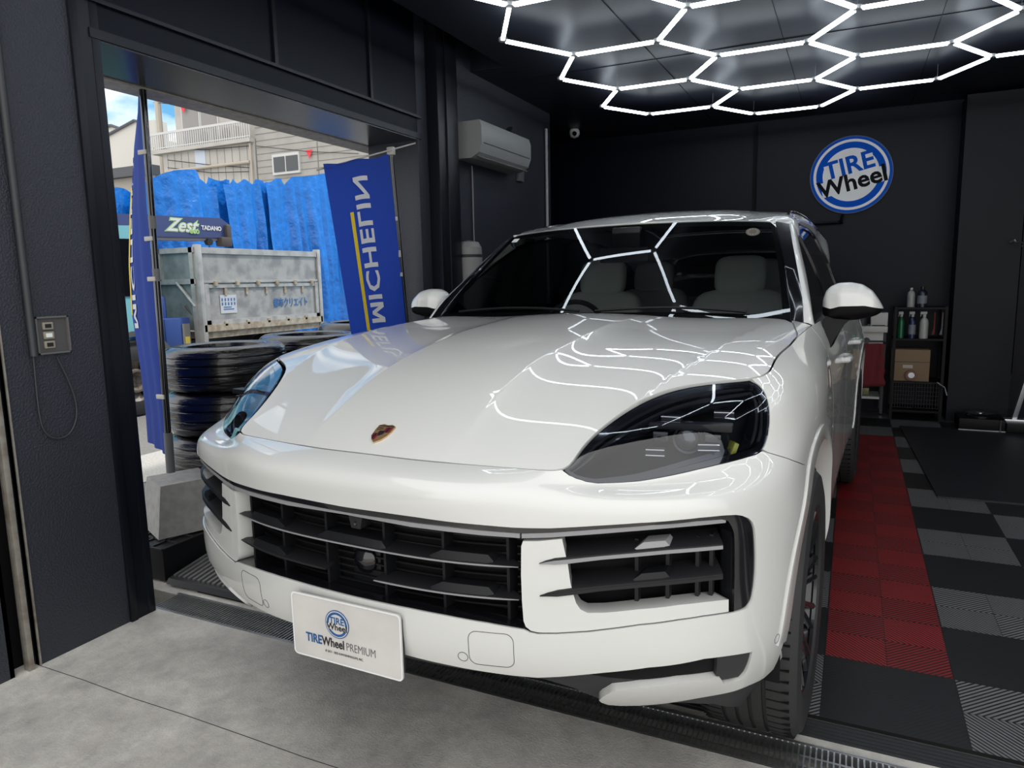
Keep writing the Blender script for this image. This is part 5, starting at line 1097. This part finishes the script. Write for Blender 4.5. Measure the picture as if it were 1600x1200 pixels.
# tow hook covers and parking sensors
def rring(name,cx,cy,w,h,r):
    pts=[]
    for sx,sy,t0 in((1,1,0),(-1,1,90),(-1,-1,180),(1,-1,270)):
        for t in np.linspace(t0,t0+90,7): pts.append((cx+sx*(w/2-r)+r*math.cos(math.radians(t)),cy+sy*(h/2-r)+r*math.sin(math.radians(t))))
    return pts
a0,b0=HULL.px(767,1016); lp=rring('',a0,b0,.105,.085,.02)
both(panel('tow_hook_cover',HULL,lp,[rring('',a0,b0,.1025,.0825,.019)],M['trim_grey'],car,step=.01,off=-.0006,flange=.002))
for u,v in ((723.5,1026),(1214,998)):
    a0,b0=HULL.px(u,v); c0=[(a0+.0125*math.cos(t),b0+.0125*math.sin(t)) for t in np.linspace(0,2*math.pi,20,endpoint=False)]; c1=[(a0+.0113*math.cos(t),b0+.0113*math.sin(t)) for t in np.linspace(0,2*math.pi,20,endpoint=False)]
    s_=panel('parking_sensor',HULL,c0,[c1],M['trim_grey'],car,step=.006,off=-.0006,flange=.002); both(s_)
# emblem
def crest():
    ce=Vector((0,.127,float(hood_z(np.array([0.]),np.array([.127]))[0]))); n=Vector(HOOD.normal([0.],[.127])[0]); X=Vector((1,0,0)); Y=n.cross(X).normalized()
    out=[(-.026,.030),(-.013,.036),(0,.033),(.013,.036),(.026,.030),(.026,.010),(.023,-.008),(.015,-.024),(0,-.036),(-.015,-.024),(-.023,-.008),(-.026,.010)]
    mb=MB().prism(out,ce,X,Y,n,.004); e_=obj('hood_crest',mb,M['gold'],car,sharp=30)
    q=[(-.023,.006),(-.003,.006),(-.003,.024),(-.023,.024)]
    for i,pl_ in enumerate(([(.003,.004),(.023,.004),(.023,.022),(.003,.022)],[(-.022,-.002),(-.003,-.002),(-.003,-.026),(-.012,-.020),(-.019,-.010)])):
        for k in range(3):
            xs=[p_[0] for p_ in pl_]; x0,x1=min(xs),max(xs); w_=(x1-x0)/3
            pp=[(x0+w_*k,pl_[0][1]),(x0+w_*(k+1)-.001,pl_[0][1])]; 
            if i==0: pp+=[(x0+w_*(k+1)-.001,.024),(x0+w_*k,.024)]
            else: 
                f_=lambda x:-.028+ (abs(x)/.022)**2*.016; pp=[(x0+w_*k,-.002),(x0+w_*k,f_(x0+w_*k)),(x0+w_*(k+1)-.001,f_(x0+w_*(k+1))),(x0+w_*(k+1)-.001,-.002)]
            obj('crest_stripe',MB().prism(pp,ce+n*.0042,X,Y,n,.0008),M['crest_red'] if k!=1 else M['crest_black'],e_)
    obj('crest_shield',MB().prism([(-.008,.008),(.008,.008),(.008,-.004),(0,-.012),(-.008,-.004)],ce+n*.0042,X,Y,n,.0014),M['crest_black'],e_)
    for y in(.014,.020): obj('crest_line',MB().prism([(-.022,y),(-.004,y),(-.004,y+.0015),(-.022,y+.0015)],ce+n*.0042,X,Y,n,.0006),M['crest_black'],e_)
    obj('crest_line',MB().prism([(-.022,.027),(.022,.027),(.022,.030),(-.022,.030)],ce+n*.0042,X,Y,n,.0006),M['crest_black'],e_)
crest()
# ---- doors, quarter, rear
def ar(y,z): return HULL.yz(y,z)
A12=_ta[13]+.024
def seg(p0,p1,n=6): return [(p0[0]+(p1[0]-p0[0])*t,p0[1]+(p1[1]-p0[1])*t) for t in np.linspace(0,1,n)]
Bb=BV['B']
a_d2=ar(2.47,.8)[0]; a_d3e=ar(3.40,.8)[0]
both(panel('front_door',HULL,[(A12+.003,Bb),(a_d2-.003,Bb),(a_d2-.003,bH-.002),(A12+.003,bH-.002)],[],M['paint'],car,step=.05,flange=.02))
RC_=(3.82,.42,.462)
rd=[(a_d2+.003,Bb)]+[(ar(RC_[0]-RC_[2]-.01,.36)[0],Bb)]+[ar(RC_[0]+RC_[2]*1.0*math.cos(t),RC_[1]+RC_[2]*math.sin(t)) for t in np.radians([176,165,150,140])]+[(a_d3e,BV['G']),(a_d3e,bH-.002),(a_d2+.003,bH-.002)]
both(panel('rear_door',HULL,rd,[],M['paint'],car,step=.05,flange=.02))
qa=ar(RC_[0]+RC_[2]+.01,.36)[0]
amax=_ta[-1]
rq=[(a_d3e+.005,bH-.002),(a_d3e+.005,BV['G'])]+[ar(RC_[0]+RC_[2]*math.cos(t),RC_[1]+RC_[2]*math.sin(t)) for t in np.radians([138,120,105,90,75,60,45,30,15,4])]+[(qa,Bb),(amax,Bb),(amax,bH-.002)]
both(panel('rear_quarter',HULL,rq,[],M['paint'],car,step=.05,flange=.02))
both(arch_lip(RC_[0],RC_[1],RC_[2],math.radians(2),math.radians(176),'arch_lip'))
sill=[(ar(ARC[0]+ARC[2]+.01,.36)[0],BV['A']+.01),(ar(RC_[0]-RC_[2]-.01,.36)[0],BV['A']+.01),(ar(RC_[0]-RC_[2]-.01,.36)[0],Bb+.002),(ar(ARC[0]+ARC[2]+.01,.36)[0],Bb+.002)]
both(panel('sill',HULL,sill,[],M['plastic_dark'],car,step=.06,off=.004,flange=.08))
panel_r=[(qa,BV['A']+.01),(amax,BV['A']+.01),(amax,Bb+.002),(qa,Bb+.002)]
both(panel('rear_apron',HULL,panel_r,[],M['plastic_dark'],car,step=.06,off=.004,flange=.06))
# door handle
for y in (2.25,3.18):
    p=HULL(*ar(y,.985))[0]; mb=MB(); mb.tube([(p[0]-.01,y-.10,.985),(p[0]+.020,y-.085,.985),(p[0]+.026,y-.03,.986),(p[0]+.026,y+.04,.986),(p[0]+.020,y+.085,.985),(p[0]-.01,y+.10,.985)],.013,10); both(obj('door_handle',mb,M['paint'],car))
# fender badge strip
p=HULL(*ar(1.42,.90))[0]
# ---- greenhouse: side plane x(y,z)
def side_x(y,z): 
    k=np.interp(y,[1.5,1.9,2.4,4.8],[.52,.46,.41,.41]); return np.interp(y,[1.5,2.4,3.4,4.3,4.8],[.866,.868,.860,.80,.70])-k*(z-1.18)+.02*np.sin(np.clip((z-1.18)/.45,0,1)*math.pi)
SIDE=Ruled(lambda a,b:np.stack([side_x(a,b),a,b],-1),1)
win=[(1.64,1.190),(1.85,1.315),(2.05,1.438),(2.25,1.535),(2.45,1.583),(2.75,1.610),(3.1,1.612),(3.5,1.590),(3.9,1.530),(4.2,1.445),(4.42,1.335),(4.40,1.25),(4.2,1.225),(3.4,1.208),(2.4,1.20)]
winS=resample(win,.05); 
_q=SIDE.normal([3.],[1.4]); SIDE.sgn=1 if _q[0][0]>0 else -1
both(panel('side_window',SIDE,win,[],M['side_glass'],car,step=.08,off=.006,flange=.004))
for y0,y1,nm in((2.40,2.48,'b_pillar'),(3.42,3.50,'c_pillar')):
    pl_=[(y0,1.204),(y1,1.204),(y1-.03,1.598),(y0-.05,1.594)]; both(panel(nm,SIDE,pl_,[],M['gloss_black'],car,step=.06,off=.001,flange=.005))
# black window surround line
def off_loop(loop,d): 
    return shrink(loop,d)
both(panel('window_trim',SIDE,shrink(win,-.004),[shrink(win,.012)],M['gloss_black'],car,step=.03,off=-.001,flange=.01))
both(panel('belt_filler',SIDE,[(1.53,1.16),(2.4,1.17),(3.4,1.18),(4.3,1.20),(4.38,1.25),(4.2,1.228),(3.4,1.212),(2.4,1.204),(1.64,1.194)],[],M['gloss_black'],car,step=.06,off=.001,flange=.02))
# ---- windscreen
def wrow(pts): return [(-x,y,z) for x,y,z in pts[:0:-1]]+list(pts)
WB=[(0,1.53,1.194),(.27,1.545,1.194),(.54,1.575,1.192),(.795,1.58,1.186)]
WM=[(0,1.805,1.423),(.26,1.815,1.420),(.50,1.84,1.411),(.732,1.835,1.396)]
WT=[(0,2.055,1.615),(.24,2.062,1.613),(.45,2.08,1.608),(.650,2.112,1.595)]
_x=np.array([0,.33,.66,1.0])*.75; _xa=np.concatenate([-_x[:0:-1],_x])
WS=Surf([wrow(WB),wrow(WM),wrow(WT)],ra=_xa,rb=[0,.36,.69])
_q=WS.normal([0.],[.3])[0]; 
class Flip:
    def __init__(s,S): s.S=S
    def __call__(s,a,b): return s.S(a,b)
    def normal(s,a,b): return -s.S.normal(a,b)
WSf=WS if _q[1]<0 else Flip(WS)
wl=[(-.75,0),(.75,0),(.75,.69),(-.75,.69)]
panel('windscreen',WSf,wl,[],M['glass'],car,step=.04,flange=0)
panel('windscreen_frit',WSf,wl,[[(-.72,.045),(.72,.045),(.725,.655),(-.725,.655)]],M['void'],car,step=.04,off=.004,flange=0)
# mirror base/camera housing behind the glass
mb=MB().bx(-.07,.07,2.00,2.10,1.50,1.60,.01); obj('rear_view_mirror_housing',mb,M['satin_black'],car)
mb=MB().box((0,1.98,1.47),(.24,.025,.07),(0,0,0),.01); obj('rear_view_mirror',mb,M['satin_black'],car)
# stickers
p=WSf([-.69],[.635])[0]; n=WSf.normal([-.69],[.635])[0]
mb=MB().box(p+n*.002,(.035,.03,.0015),Vector(n).to_track_quat('Z','Y').to_matrix()); tag(obj('inspection_sticker',mb,M['logo_white'],car),'small white square sticker at the top corner of the windscreen')
p=WSf([.625],[.60])[0]; n=WSf.normal([.625],[.60])[0]; Rq=Vector(n).to_track_quat('Z','Y').to_matrix()
mb=MB().lathe([(0,.0015),(.030,.0015),(.030,0)],n=24); mb.v=[tuple(Rq@Vector(v)+Vector(p)+Vector(n)*.002) for v in mb.v]
st=obj('round_sticker',mb,mat('sticker_bronze',(.10,.085,.07),.6),car); 
mb=MB()
for k in range(12):
    t=k*math.pi/6; mb.box(Vector(p)+Vector(n)*.0042+Rq@Vector((.021*math.cos(t),.021*math.sin(t),0)),(.008,.004,.0008),Rq@Euler((0,0,t)).to_matrix())
obj('sticker_pattern',mb,mat('sticker_tan',(.30,.27,.22),.6),st)
# ---- A pillar and roof
def bez(P,t): 
    t=np.atleast_1d(t); P=np.array(P,float); m=spline_coef(np.linspace(0,1,len(P)),P); return spline_eval(np.linspace(0,1,len(P)),P,m,t)
wa=WS(np.full(12,.75),np.linspace(0,.69,12))
ga=[(y,z) for y,z in [(1.60,1.165),(1.66,1.205),(1.85,1.318),(2.05,1.441),(2.25,1.538)]]
go_=bez([(0,y,z) for y,z in ga],np.linspace(0,1,12)); 
rows=[]
for i in range(12):
    w_=wa[i]; g_=np.array([side_x(go_[i][1],go_[i][2])+.004,go_[i][1],go_[i][2]]); mid=(w_+g_)/2; out=np.array([.75,-.55,.35]); out/=np.linalg.norm(out); L_=np.linalg.norm(g_-w_)
    rows.append([w_-out*.01,w_+out*.004,w_*.62+g_*.38+out*L_*.20,mid+out*L_*.24,w_*.25+g_*.75+out*L_*.15,g_,g_-np.array([.012,0,0])])
ps=MB().sheet([[tuple(p) for p in r[2:]] for r in rows]); both(obj('a_pillar',ps,M['paint'],car,sharp=60)); both(obj('pillar_trim',MB().sheet([[tuple(p) for p in r[:3]] for r in rows]),M['gloss_black'],car,sharp=60))
YS=[2.10,2.25,2.45,2.75,3.1,3.5,3.9,4.25,4.55,4.78]
zc=[1.622,1.665,1.695,1.724,1.735,1.730,1.702,1.656,1.60,1.555]
wt=np.interp(YS,[w_[0] for w_ in win[:11]],[w_[1] for w_ in win[:11]]); wt[-3:]=[1.43,1.36,1.34]; wt[0]=1.47
def roofrow(fr):
    out=[]
    for i,(y,z) in enumerate(zip(YS,zc)):
        zw=wt[i]+.004; xe=float(side_x(y,zw))+.004
        if i==0: xe=.652; zw=1.597
        if i==1: xe=float(side_x(2.25,1.54)); zw=1.54
        if fr==1: out.append((xe,y,zw)); continue
        x=fr*xe; f=max(0,(fr-.55)/.45); zz=z-(.050*(fr/.93)**2.2 if i>0 else (z-1.597)*fr**2)
        if i==0: out.append((x,2.055+.057*fr**1.6,zz+.0)); continue
        if fr>.9: zz=z-.050; x=xe*.955 if i>1 else xe*.95
        if fr>.95: zz=(z-.050)*.55+zw*.45; x=xe*.99
        out.append((x,y,zz))
    return out
RR=[roofrow(f) for f in (0,.3,.6,.8,.93,.97,1)]
RR=[[ (-x,y,z) for x,y,z in r] for r in RR[:0:-1]]+RR
ROOF=Surf(RR,ra=np.cumsum([0]+list(np.diff(YS))),rb=np.concatenate([-np.array([0,.2,.4,.53,.62,.67,.73])[:0:-1],[0,.2,.4,.53,.62,.67,.73]]))
_q=ROOF.normal([1.],[0.])[0]; ROOFf=ROOF if _q[2]>0 else Flip(ROOF)
panel('roof',ROOFf,[(0,-.73),(2.68,-.73),(2.68,.73),(0,.73)],[[(.55,-.42),(2.0,-.42),(2.0,.42),(.55,.42)]],M['paint'],car,step=.05,flange=.01)
panel('sunroof',ROOFf,[(.555,-.415),(1.995,-.415),(1.995,.415),(.555,.415)],[],M['gloss_black'],car,step=.08,flange=.004)
mb=MB(); pts=[ROOFf([a],[.60])[0]+np.array([0,0,.004 if 0<i<9 else -.008]) for i,a in enumerate(np.linspace(.3,2.4,10))]; mb.tube(pts,.009,8); both(obj('roof_rail',mb,M['gloss_black'],car))
# rear body between roof, windows and belt
def rearfn(a,b):
    P=[]
    for u,v in zip(a,b):
        top=ROOF([2.68],[u*.73])[0]; s=_ta[15]+(1-abs(u))*0; 
        aa=np.interp(abs(u),[0,1],[_ta[-1],ar(4.30,.9)[0]]); bot=HULL([aa],[bH])[0]; bot[0]*=np.sign(u) if u!=0 else 1
        p=top*(1-v)+bot*v; p[1]+=.06*math.sin(math.pi*v); P.append(p)
    return np.array(P)
REAR=Ruled(rearfn,1)
us_=np.linspace(-1,1,25); vs_=np.linspace(0,1,9)
mb=MB().sheet([[tuple(rearfn([u],[v])[0]) for u in us_] for v in vs_]); obj('tailgate',mb,M['gloss_black'],car)
mb=MB().sheet([[(x*.0+s_*side_x(y,z)*.995,y,z) for y,z in zip(np.linspace(y0,y1,6),np.linspace(z0,z1,6))] for s_,y0,y1,z0,z1 in ((1,4.3,4.5,1.20,1.20),(1,4.42,4.62,1.30,1.30),(1,4.3,4.78,1.42,1.36))]) ; both(obj('d_pillar',mb,M['paint'],car))
# cowl and wipers
mb=MB().sheet([[(x,1.50+.02*(abs(x)/.8)**2,1.178) for x in np.linspace(-.84,.84,15)],[(x,1.56+.03*(abs(x)/.8)**2,1.165) for x in np.linspace(-.84,.84,15)],[(x,1.64,1.15) for x in np.linspace(-.84,.84,15)]]); obj('cowl',mb,M['satin_black'],car)
def wiper(x0,x1):
    pts=[]
    for x in np.linspace(x0,x1,12):
        a=x/.795*.75; q=WSf([a],[.035+.02*math.sin((x-x0)/(x1-x0)*math.pi)])[0]+WSf.normal([a],[.04])[0]*.014; pts.append(q)
    mb=MB().tube(pts,.006,6); o=obj('wiper',mb,M['satin_black'],car); return o
wiper(-.68,-.05); wiper(.02,.62)
# small panel and the black belt line running to the mirror
# ---- door mirrors
def build_mirror():
    cy=1.80; mb=MB(); low=MB(); X=np.linspace(0,1,22); rows=[]; lr=[]
    for t in X:
        x=.885+.212*t; top=float(np.interp(t,[0,.04,.12,.25,.45,.65,.82,.94,1],[1.270,1.297,1.315,1.327,1.329,1.320,1.294,1.256,1.230])); bot=float(np.interp(t,[0,.15,.3,.7,1],[1.236,1.228,1.238,1.240,1.226])); dy=float(np.interp(t,[0,.08,.3,.6,.85,.97,1],[.035,.07,.092,.092,.072,.035,.01]))
        r=[]
        for k in range(15):
            th=math.pi*k/14; c_=math.cos(th); s_=math.sin(th); r.append((x,cy-dy*np.sign(c_)*abs(c_)**.75+.01,bot+(top-bot)*abs(s_)**.72))
        rows.append(r); z2=bot-.062*math.sin(math.pi*min(1,.12+t*.88))**.5 if t<1 else bot-.002
        lr.append([(x,cy+.01-dy*.985*math.cos(math.pi*k/10),bot+.003-(bot-z2)*abs(math.sin(math.pi*k/10))**.6) for k in range(11)])
    mb.sheet(rows); mb.f+=[tuple(range(15)),tuple(len(mb.v)-15+i for i in range(15))]; mb.m+=[0,0]
    o=obj('door_mirror',mb,M['paint'],car,sharp=60)
    low.sheet(lr); low.f+=[tuple(range(11)),tuple(len(low.v)-11+i for i in range(11))]; low.m+=[0,0]; obj('mirror_underside',low,M['mirror_black'],o,sharp=60)
    # glass face towards the rear
    g=MB(); g.sheet([[(.90+.18*t,cy+.099-.05*abs(t-.5)**2,1.222+(.085*(1-abs(2*t-1)**3))*s) for t in np.linspace(0,1,10)] for s in (0,1)]); obj('mirror_glass',g,M['chrome'],o)
    arm=MB(); arm.sheet([[ (xx,yy,zz) for xx,yy,zz in sec] for sec in (
        [(.985,1.755,1.185),(.985,1.83,1.185),(.93,1.845,1.19),(.90,1.84,1.20),(.90,1.75,1.20),(.93,1.745,1.19)],
        [(.965,1.75,1.165),(.965,1.83,1.165),(.93,1.85,1.14),(.89,1.85,1.16),(.89,1.74,1.16),(.93,1.74,1.14)],
        [(.945,1.74,1.13),(.945,1.84,1.13),(.93,1.86,1.10),(.88,1.86,1.11),(.88,1.72,1.11),(.93,1.72,1.10)],
        [(.928,1.72,1.085),(.928,1.84,1.085),(.92,1.85,1.07),(.88,1.85,1.08),(.88,1.71,1.08),(.92,1.71,1.07)])],closed=True)
    arm.f+=[tuple(range(6)),tuple(len(arm.v)-6+i for i in range(6))]; arm.m+=[0,0]; obj('mirror_arm',arm,M['mirror_black'],o,sharp=50)
    return o
mirror_tree(build_mirror())
# ---- wheels
def build_wheel(loc,left,steer=0,name='wheel'):
    root=empty(name); root.parent=car; root.location=loc; root.rotation_euler=(0,0,steer)
    if left<0: root.rotation_euler=(0,0,math.pi+steer)
    w=.285; R=.395; t=MB(); prof=[(.268,-.115),(.285,-.135),(.34,-.1425),(.372,-.135),(.388,-.118),(.395,-.095)]
    for g in (-.055,-.018,.018,.055): prof+=[(.395,g-.006),(.387,g-.004),(.387,g+.004),(.395,g+.006)]
    prof+=[(.395,.095),(.388,.118),(.372,.135),(.34,.1425),(.285,.135),(.268,.115)]
    t.lathe(prof,axis='X',n=96)
    ty=obj('tyre',t,M['rubber'],root,sharp=30)
    # lateral tread cuts
    s=MB()
    for k in range(72):
        a=2*math.pi*k/72
        for x0,x1 in((.062,.118),(-.118,-.062)):
            c=((x0+x1)/2,.3905*math.cos(a),.3905*math.sin(a)); s.box(c,(x1-x0,.0105,.004),Matrix.Rotation(a,3,'X'))
    tag(obj('tread_cut',s,M['void'],ty),kind='stuff')
    r=MB(); r.lathe([(.272,-.12),(.262,-.10),(.248,-.05),(.245,.05),(.262,.105),(.272,.122),(.276,.126),(.270,.128),(.262,.118)],axis='X',n=64); rm=obj('rim',r,M['rim'],root)
    sp=MB()
    for k in range(10):
        a=2*math.pi*k/10
        for d in(-.10,.10):
            p0=Vector((.085,.055*math.cos(a+d*2),.055*math.sin(a+d*2))); p1=Vector((.10,.16*math.cos(a+d),.16*math.sin(a+d))); p2=Vector((.118,.262*math.cos(a+d*1.3),.262*math.sin(a+d*1.3)))
            sp.tube([p0,p1,p2],[.013,.010,.011],6)
    obj('spoke',sp,M['rim'],rm)
    h=MB(); h.lathe([(0,.092),(.028,.092),(.034,.086),(.06,.082),(.07,.06),(.07,.0)],axis='X',n=32); obj('hub',h,M['rim'],rm)
    d=MB(); d.lathe([(.09,.02),(.19,.02),(.19,-.012),(.09,-.012)],axis='X',n=48,closed=True); obj('brake_disc',d,mat('disc',(.25,.25,.26),.35,.9) if 'disc' not in M else M['disc'],root)
    return root
M['disc']=mat('brake_steel',(.2,.2,.21),.35,.9)
wh=build_wheel((.822,.93,.395),1,0); 
for (x,y,l) in ((-.822,.93,-1),(.828,3.82,1),(-.828,3.82,-1)):
    c=copy_tree(wh,car); c.location=(x,y,.395); c.rotation_euler=(0,0,0 if l>0 else math.pi)
# wheel wells and added underbody
for y in (.93,3.82):
    mb=MB(); rows=[]
    for t in np.linspace(math.radians(-8),math.radians(188),22): rows.append([(x,y+.455*math.cos(t),.42+.455*math.sin(t)) for x in (.60,.925)])
    mb.sheet(rows); mb.sheet([[(.60,y+r*math.cos(t),.42+r*math.sin(t)) for t in np.linspace(math.radians(-8),math.radians(188),22)] for r in (.01,.455)]); both(obj('wheel_liner',mb,M['void'],car))
mb=MB(); mb.bx(-.58,.58,.45,4.6,.27,.85); mb.bx(-.80,.80,1.42,3.33,.25,.60); mb.bx(-.50,.50,.26,.35,.5,.9); obj('underbody_light_block',mb,M['void'],car)  # black boxes added inside the body to block light passing through
mb=MB(); mb.bx(-.74,.74,1.40,1.45,.5,1.12); mb.bx(-.6,.6,.35,1.4,.84,.86); obj('firewall',mb,M['void'],car)
# ---- interior
mb=MB(); mb.sheet([[(x,y,z) for x in np.linspace(-.80,.80,9)] for y,z in ((1.56,1.13),(1.75,1.165),(2.0,1.165),(2.12,1.14),(2.16,1.05),(2.15,.8))]); obj('dashboard',mb,M['void'],car)
mb=MB(); c=Vector((-.38,2.22,1.07)); Rm=Euler((math.radians(-22),0,0)).to_matrix(); pts=[c+Rm@Vector((.185*math.cos(t),0,.185*math.sin(t))) for t in np.linspace(0,2*math.pi,32,endpoint=False)]; mb.tube(pts,.014,8,closed=True); mb.box(c,(.16,.04,.10),Rm,.02); mb.box(c,(.34,.02,.03),Rm,.008); obj('steering_wheel',mb,M['plastic_dark'],car)
mb=MB(); mb.bx(-.62,.62,2.35,3.9,.60,.66); obj('cabin_floor',mb,M['void'],car)
def seat(x,y,nm):
    def sup(cx,cy,cz,sx,sy,sz,e=.45,lean=0):
        mb=MB(); rows=[]
        for i in range(13):
            ph=-math.pi/2+math.pi*i/12; rows.append([])
            for k in range(24):
                th=2*math.pi*k/24; f=lambda v,p:np.sign(v)*abs(v)**p
                X_=sx*f(math.cos(ph),e)*f(math.cos(th),e); Y_=sy*f(math.cos(ph),e)*f(math.sin(th),e); Z_=sz*f(math.sin(ph),e); rows[-1].append((cx+X_,cy+Y_+lean*Z_,cz+Z_))
        mb.sheet(rows,closed=True); return mb
    s=obj(nm,sup(x,y,1.02,.25,.075,.27,.4,.35),M['leather'],car)
    obj('headrest',sup(x,y+.10,1.365,.135,.06,.105,.5,.2),M['leather'],s)
    obj('seat_cushion',sup(x,y-.28,.72,.26,.26,.09,.4),M['leather'],s)
    mb=MB()
    for d in(-.06,.06): mb.tube([(x+d,y+.09,1.2),(x+d,y+.11,1.33)],.007,6)
    obj('headrest_post',mb,M['chrome'],s)
for x in (-.385,.40): seat(x,2.62,'front_seat')
for x in(-.36,.36): seat(x,3.55,'rear_seat')
# ---- display plate on its bracket
PW=Matrix.Translation((0,0,0))
pr_=empty('number_plate'); pr_.parent=car
# plate pose in world coordinates solved from its four corners
pc=Vector((-1.4355,-.966,.5245)); ang=-.0123; ex=Vector((math.cos(ang),math.sin(ang),0)); ez=Vector((0,0,1)); ny=Vector((-ex.y,ex.x,0)) # pointing to the car
def wl2c(v): return Vector(w2c(np.array(v)))
exc=(wl2c(pc+ex)-wl2c(pc)); nyc=(wl2c(pc+ny)-wl2c(pc)); pcc=wl2c(pc)
def rrect(w,h,r,n=6):
    out=[]
    for sx,sy,t0 in((1,1,0),(-1,1,90),(-1,-1,180),(1,-1,270)):
        for t in np.linspace(t0,t0+90,n): out.append((sx*(w/2-r)+r*math.cos(math.radians(t)),sy*(h/2-r)+r*math.sin(math.radians(t))))
    return out
pl_=obj('plate_board',MB().prism(rrect(.330,.165,.012),pcc,exc,ez,nyc,.004),M['plate'],pr_,sharp=30)
bd=MB(); L0=rrect(.330,.165,.012); L1=rrect(.322,.157,.009); n_=len(L0)
bd.add([pcc+exc*a+ez*b-nyc*.0008 for a,b in L0]+[pcc+exc*a+ez*b-nyc*.0008 for a,b in L1],[(i,(i+1)%n_,n_+(i+1)%n_,n_+i) for i in range(n_)]); 
obj('plate_rim',bd,M['logo_white'],pl_)
obj('plate_carrier',MB().prism(rrect(.322,.150,.012),pcc+nyc*.005,exc,ez,nyc,.012),M['plastic_dark'],pr_,sharp=30)
mb=MB().box(pcc+nyc*.03+ez*.01,(.20,.05,.07),None,.004); obj('plate_bracket',mb,M['plastic_dark'],pr_)
def logo(parent,o,x,y,nrm,R,blue,black,white,full=True):
    """round TIRE Wheel badge: o centre, x/y in-plane unit vectors, nrm outwards"""
    o,x,y,nrm=map(Vector,(o,x,y,nrm))
    def disc(r0,r1,h,mt,nm,t0=0,t1=360,p=None):
        mb=MB(); nn=64; ts=np.radians(np.linspace(t0,t1,nn)); v=[];f=[]
        for t in ts:
            d=x*math.cos(t)+y*math.sin(t)
            v+=[o+d*r0,o+d*r0+nrm*h,o+d*r1+nrm*h,o+d*r1]
        for i in range(nn-1):
            for k in range(4): f.append((i*4+k,i*4+(k+1)%4,i*4+4+(k+1)%4,i*4+4+k))
        if t1-t0<360: f+=[(0,1,2,3),tuple((nn-1)*4+k for k in range(4))]
        mb.add(v,f); return obj(nm,mb,mt,p or parent,sharp=30)
    k=R/.355
    disc(0,R,.004*k+.0002,blue,'blue_rim'); disc(0,R*.935,.006*k+.0004,white,'white_disc'); disc(R*.70,R*.865,.007*k+.0006,blue,'blue_ring')
    ca,sa=math.cos(0),math.sin(0)
    # white backing behind words, then the words
    for (wd,yy,hh,ww,sx) in ((None,.22,.40,1.22,1),(None,-.21,.40,1.56,1)):
        mb=MB().prism([(-ww/2*R,(yy-hh/2)*R),(ww/2*R,(yy-hh/2)*R),(ww/2*R,(yy+hh/2)*R),(-ww/2*R,(yy+hh/2)*R)],o,x,y,nrm,.0078*k+.0008); obj('word_backing',mb,white,parent,smooth=False)
    F=frame(o+nrm*(.0085*k+.001)+y*R*.235+x*R*-.0,x,y); text_mesh('TIRE',R*.64,blue,'word_tire',F,parent,extrude=.001*k,bold=R*.016,sx=1.0)
    F=frame(o+nrm*(.0085*k+.001)-y*R*.215,x,y); text_mesh('Wheel',R*.62,black,'word_wheel',F,parent,extrude=.001*k,bold=R*.016,sx=1.02)
pn=-nyc
logo(pl_,pcc+exc*-.022+ez*.022+pn*.0008,exc,ez,pn,.036,M['logo_blue_dull'],M['ink'],M['plate'])
ty=-.030
text_mesh('TIRE',.032,M['logo_blue_dull'],'word_tire',frame(pcc+exc*-.098+ez*ty+pn*.001,exc,ez),pl_,extrude=.0004,bold=.0006,sx=.80)
text_mesh('Wheel',.032,M['ink'],'word_wheel',frame(pcc+exc*-.038+ez*ty+pn*.001,exc,ez),pl_,extrude=.0004,bold=.0005,sx=.80)
text_mesh('PREMIUM',.030,M['grey_ink'],'word_premium',frame(pcc+exc*.046+ez*(ty-.001)+pn*.001,exc,ez),pl_,extrude=.0004,bold=-.0006,sx=.72)
text_mesh('© 2013 - 2025 KAWASHIMAGUMI, INC.',.0085,M['grey_ink'],'small_print',frame(pcc+exc*-.006+ez*(ty-.024)+pn*.001,exc,ez),pl_,extrude=.0003,sx=.8)
# sign lettering (uses the badge builder of the plate)
logo(sg,Vector((0,-.001,0)),sx_,sz_,Vector((0,-1,0)),.355,M['sign_blue'],mat('sign_black',(.006,.006,.007),.6,spec=.1),M['sign_white'])
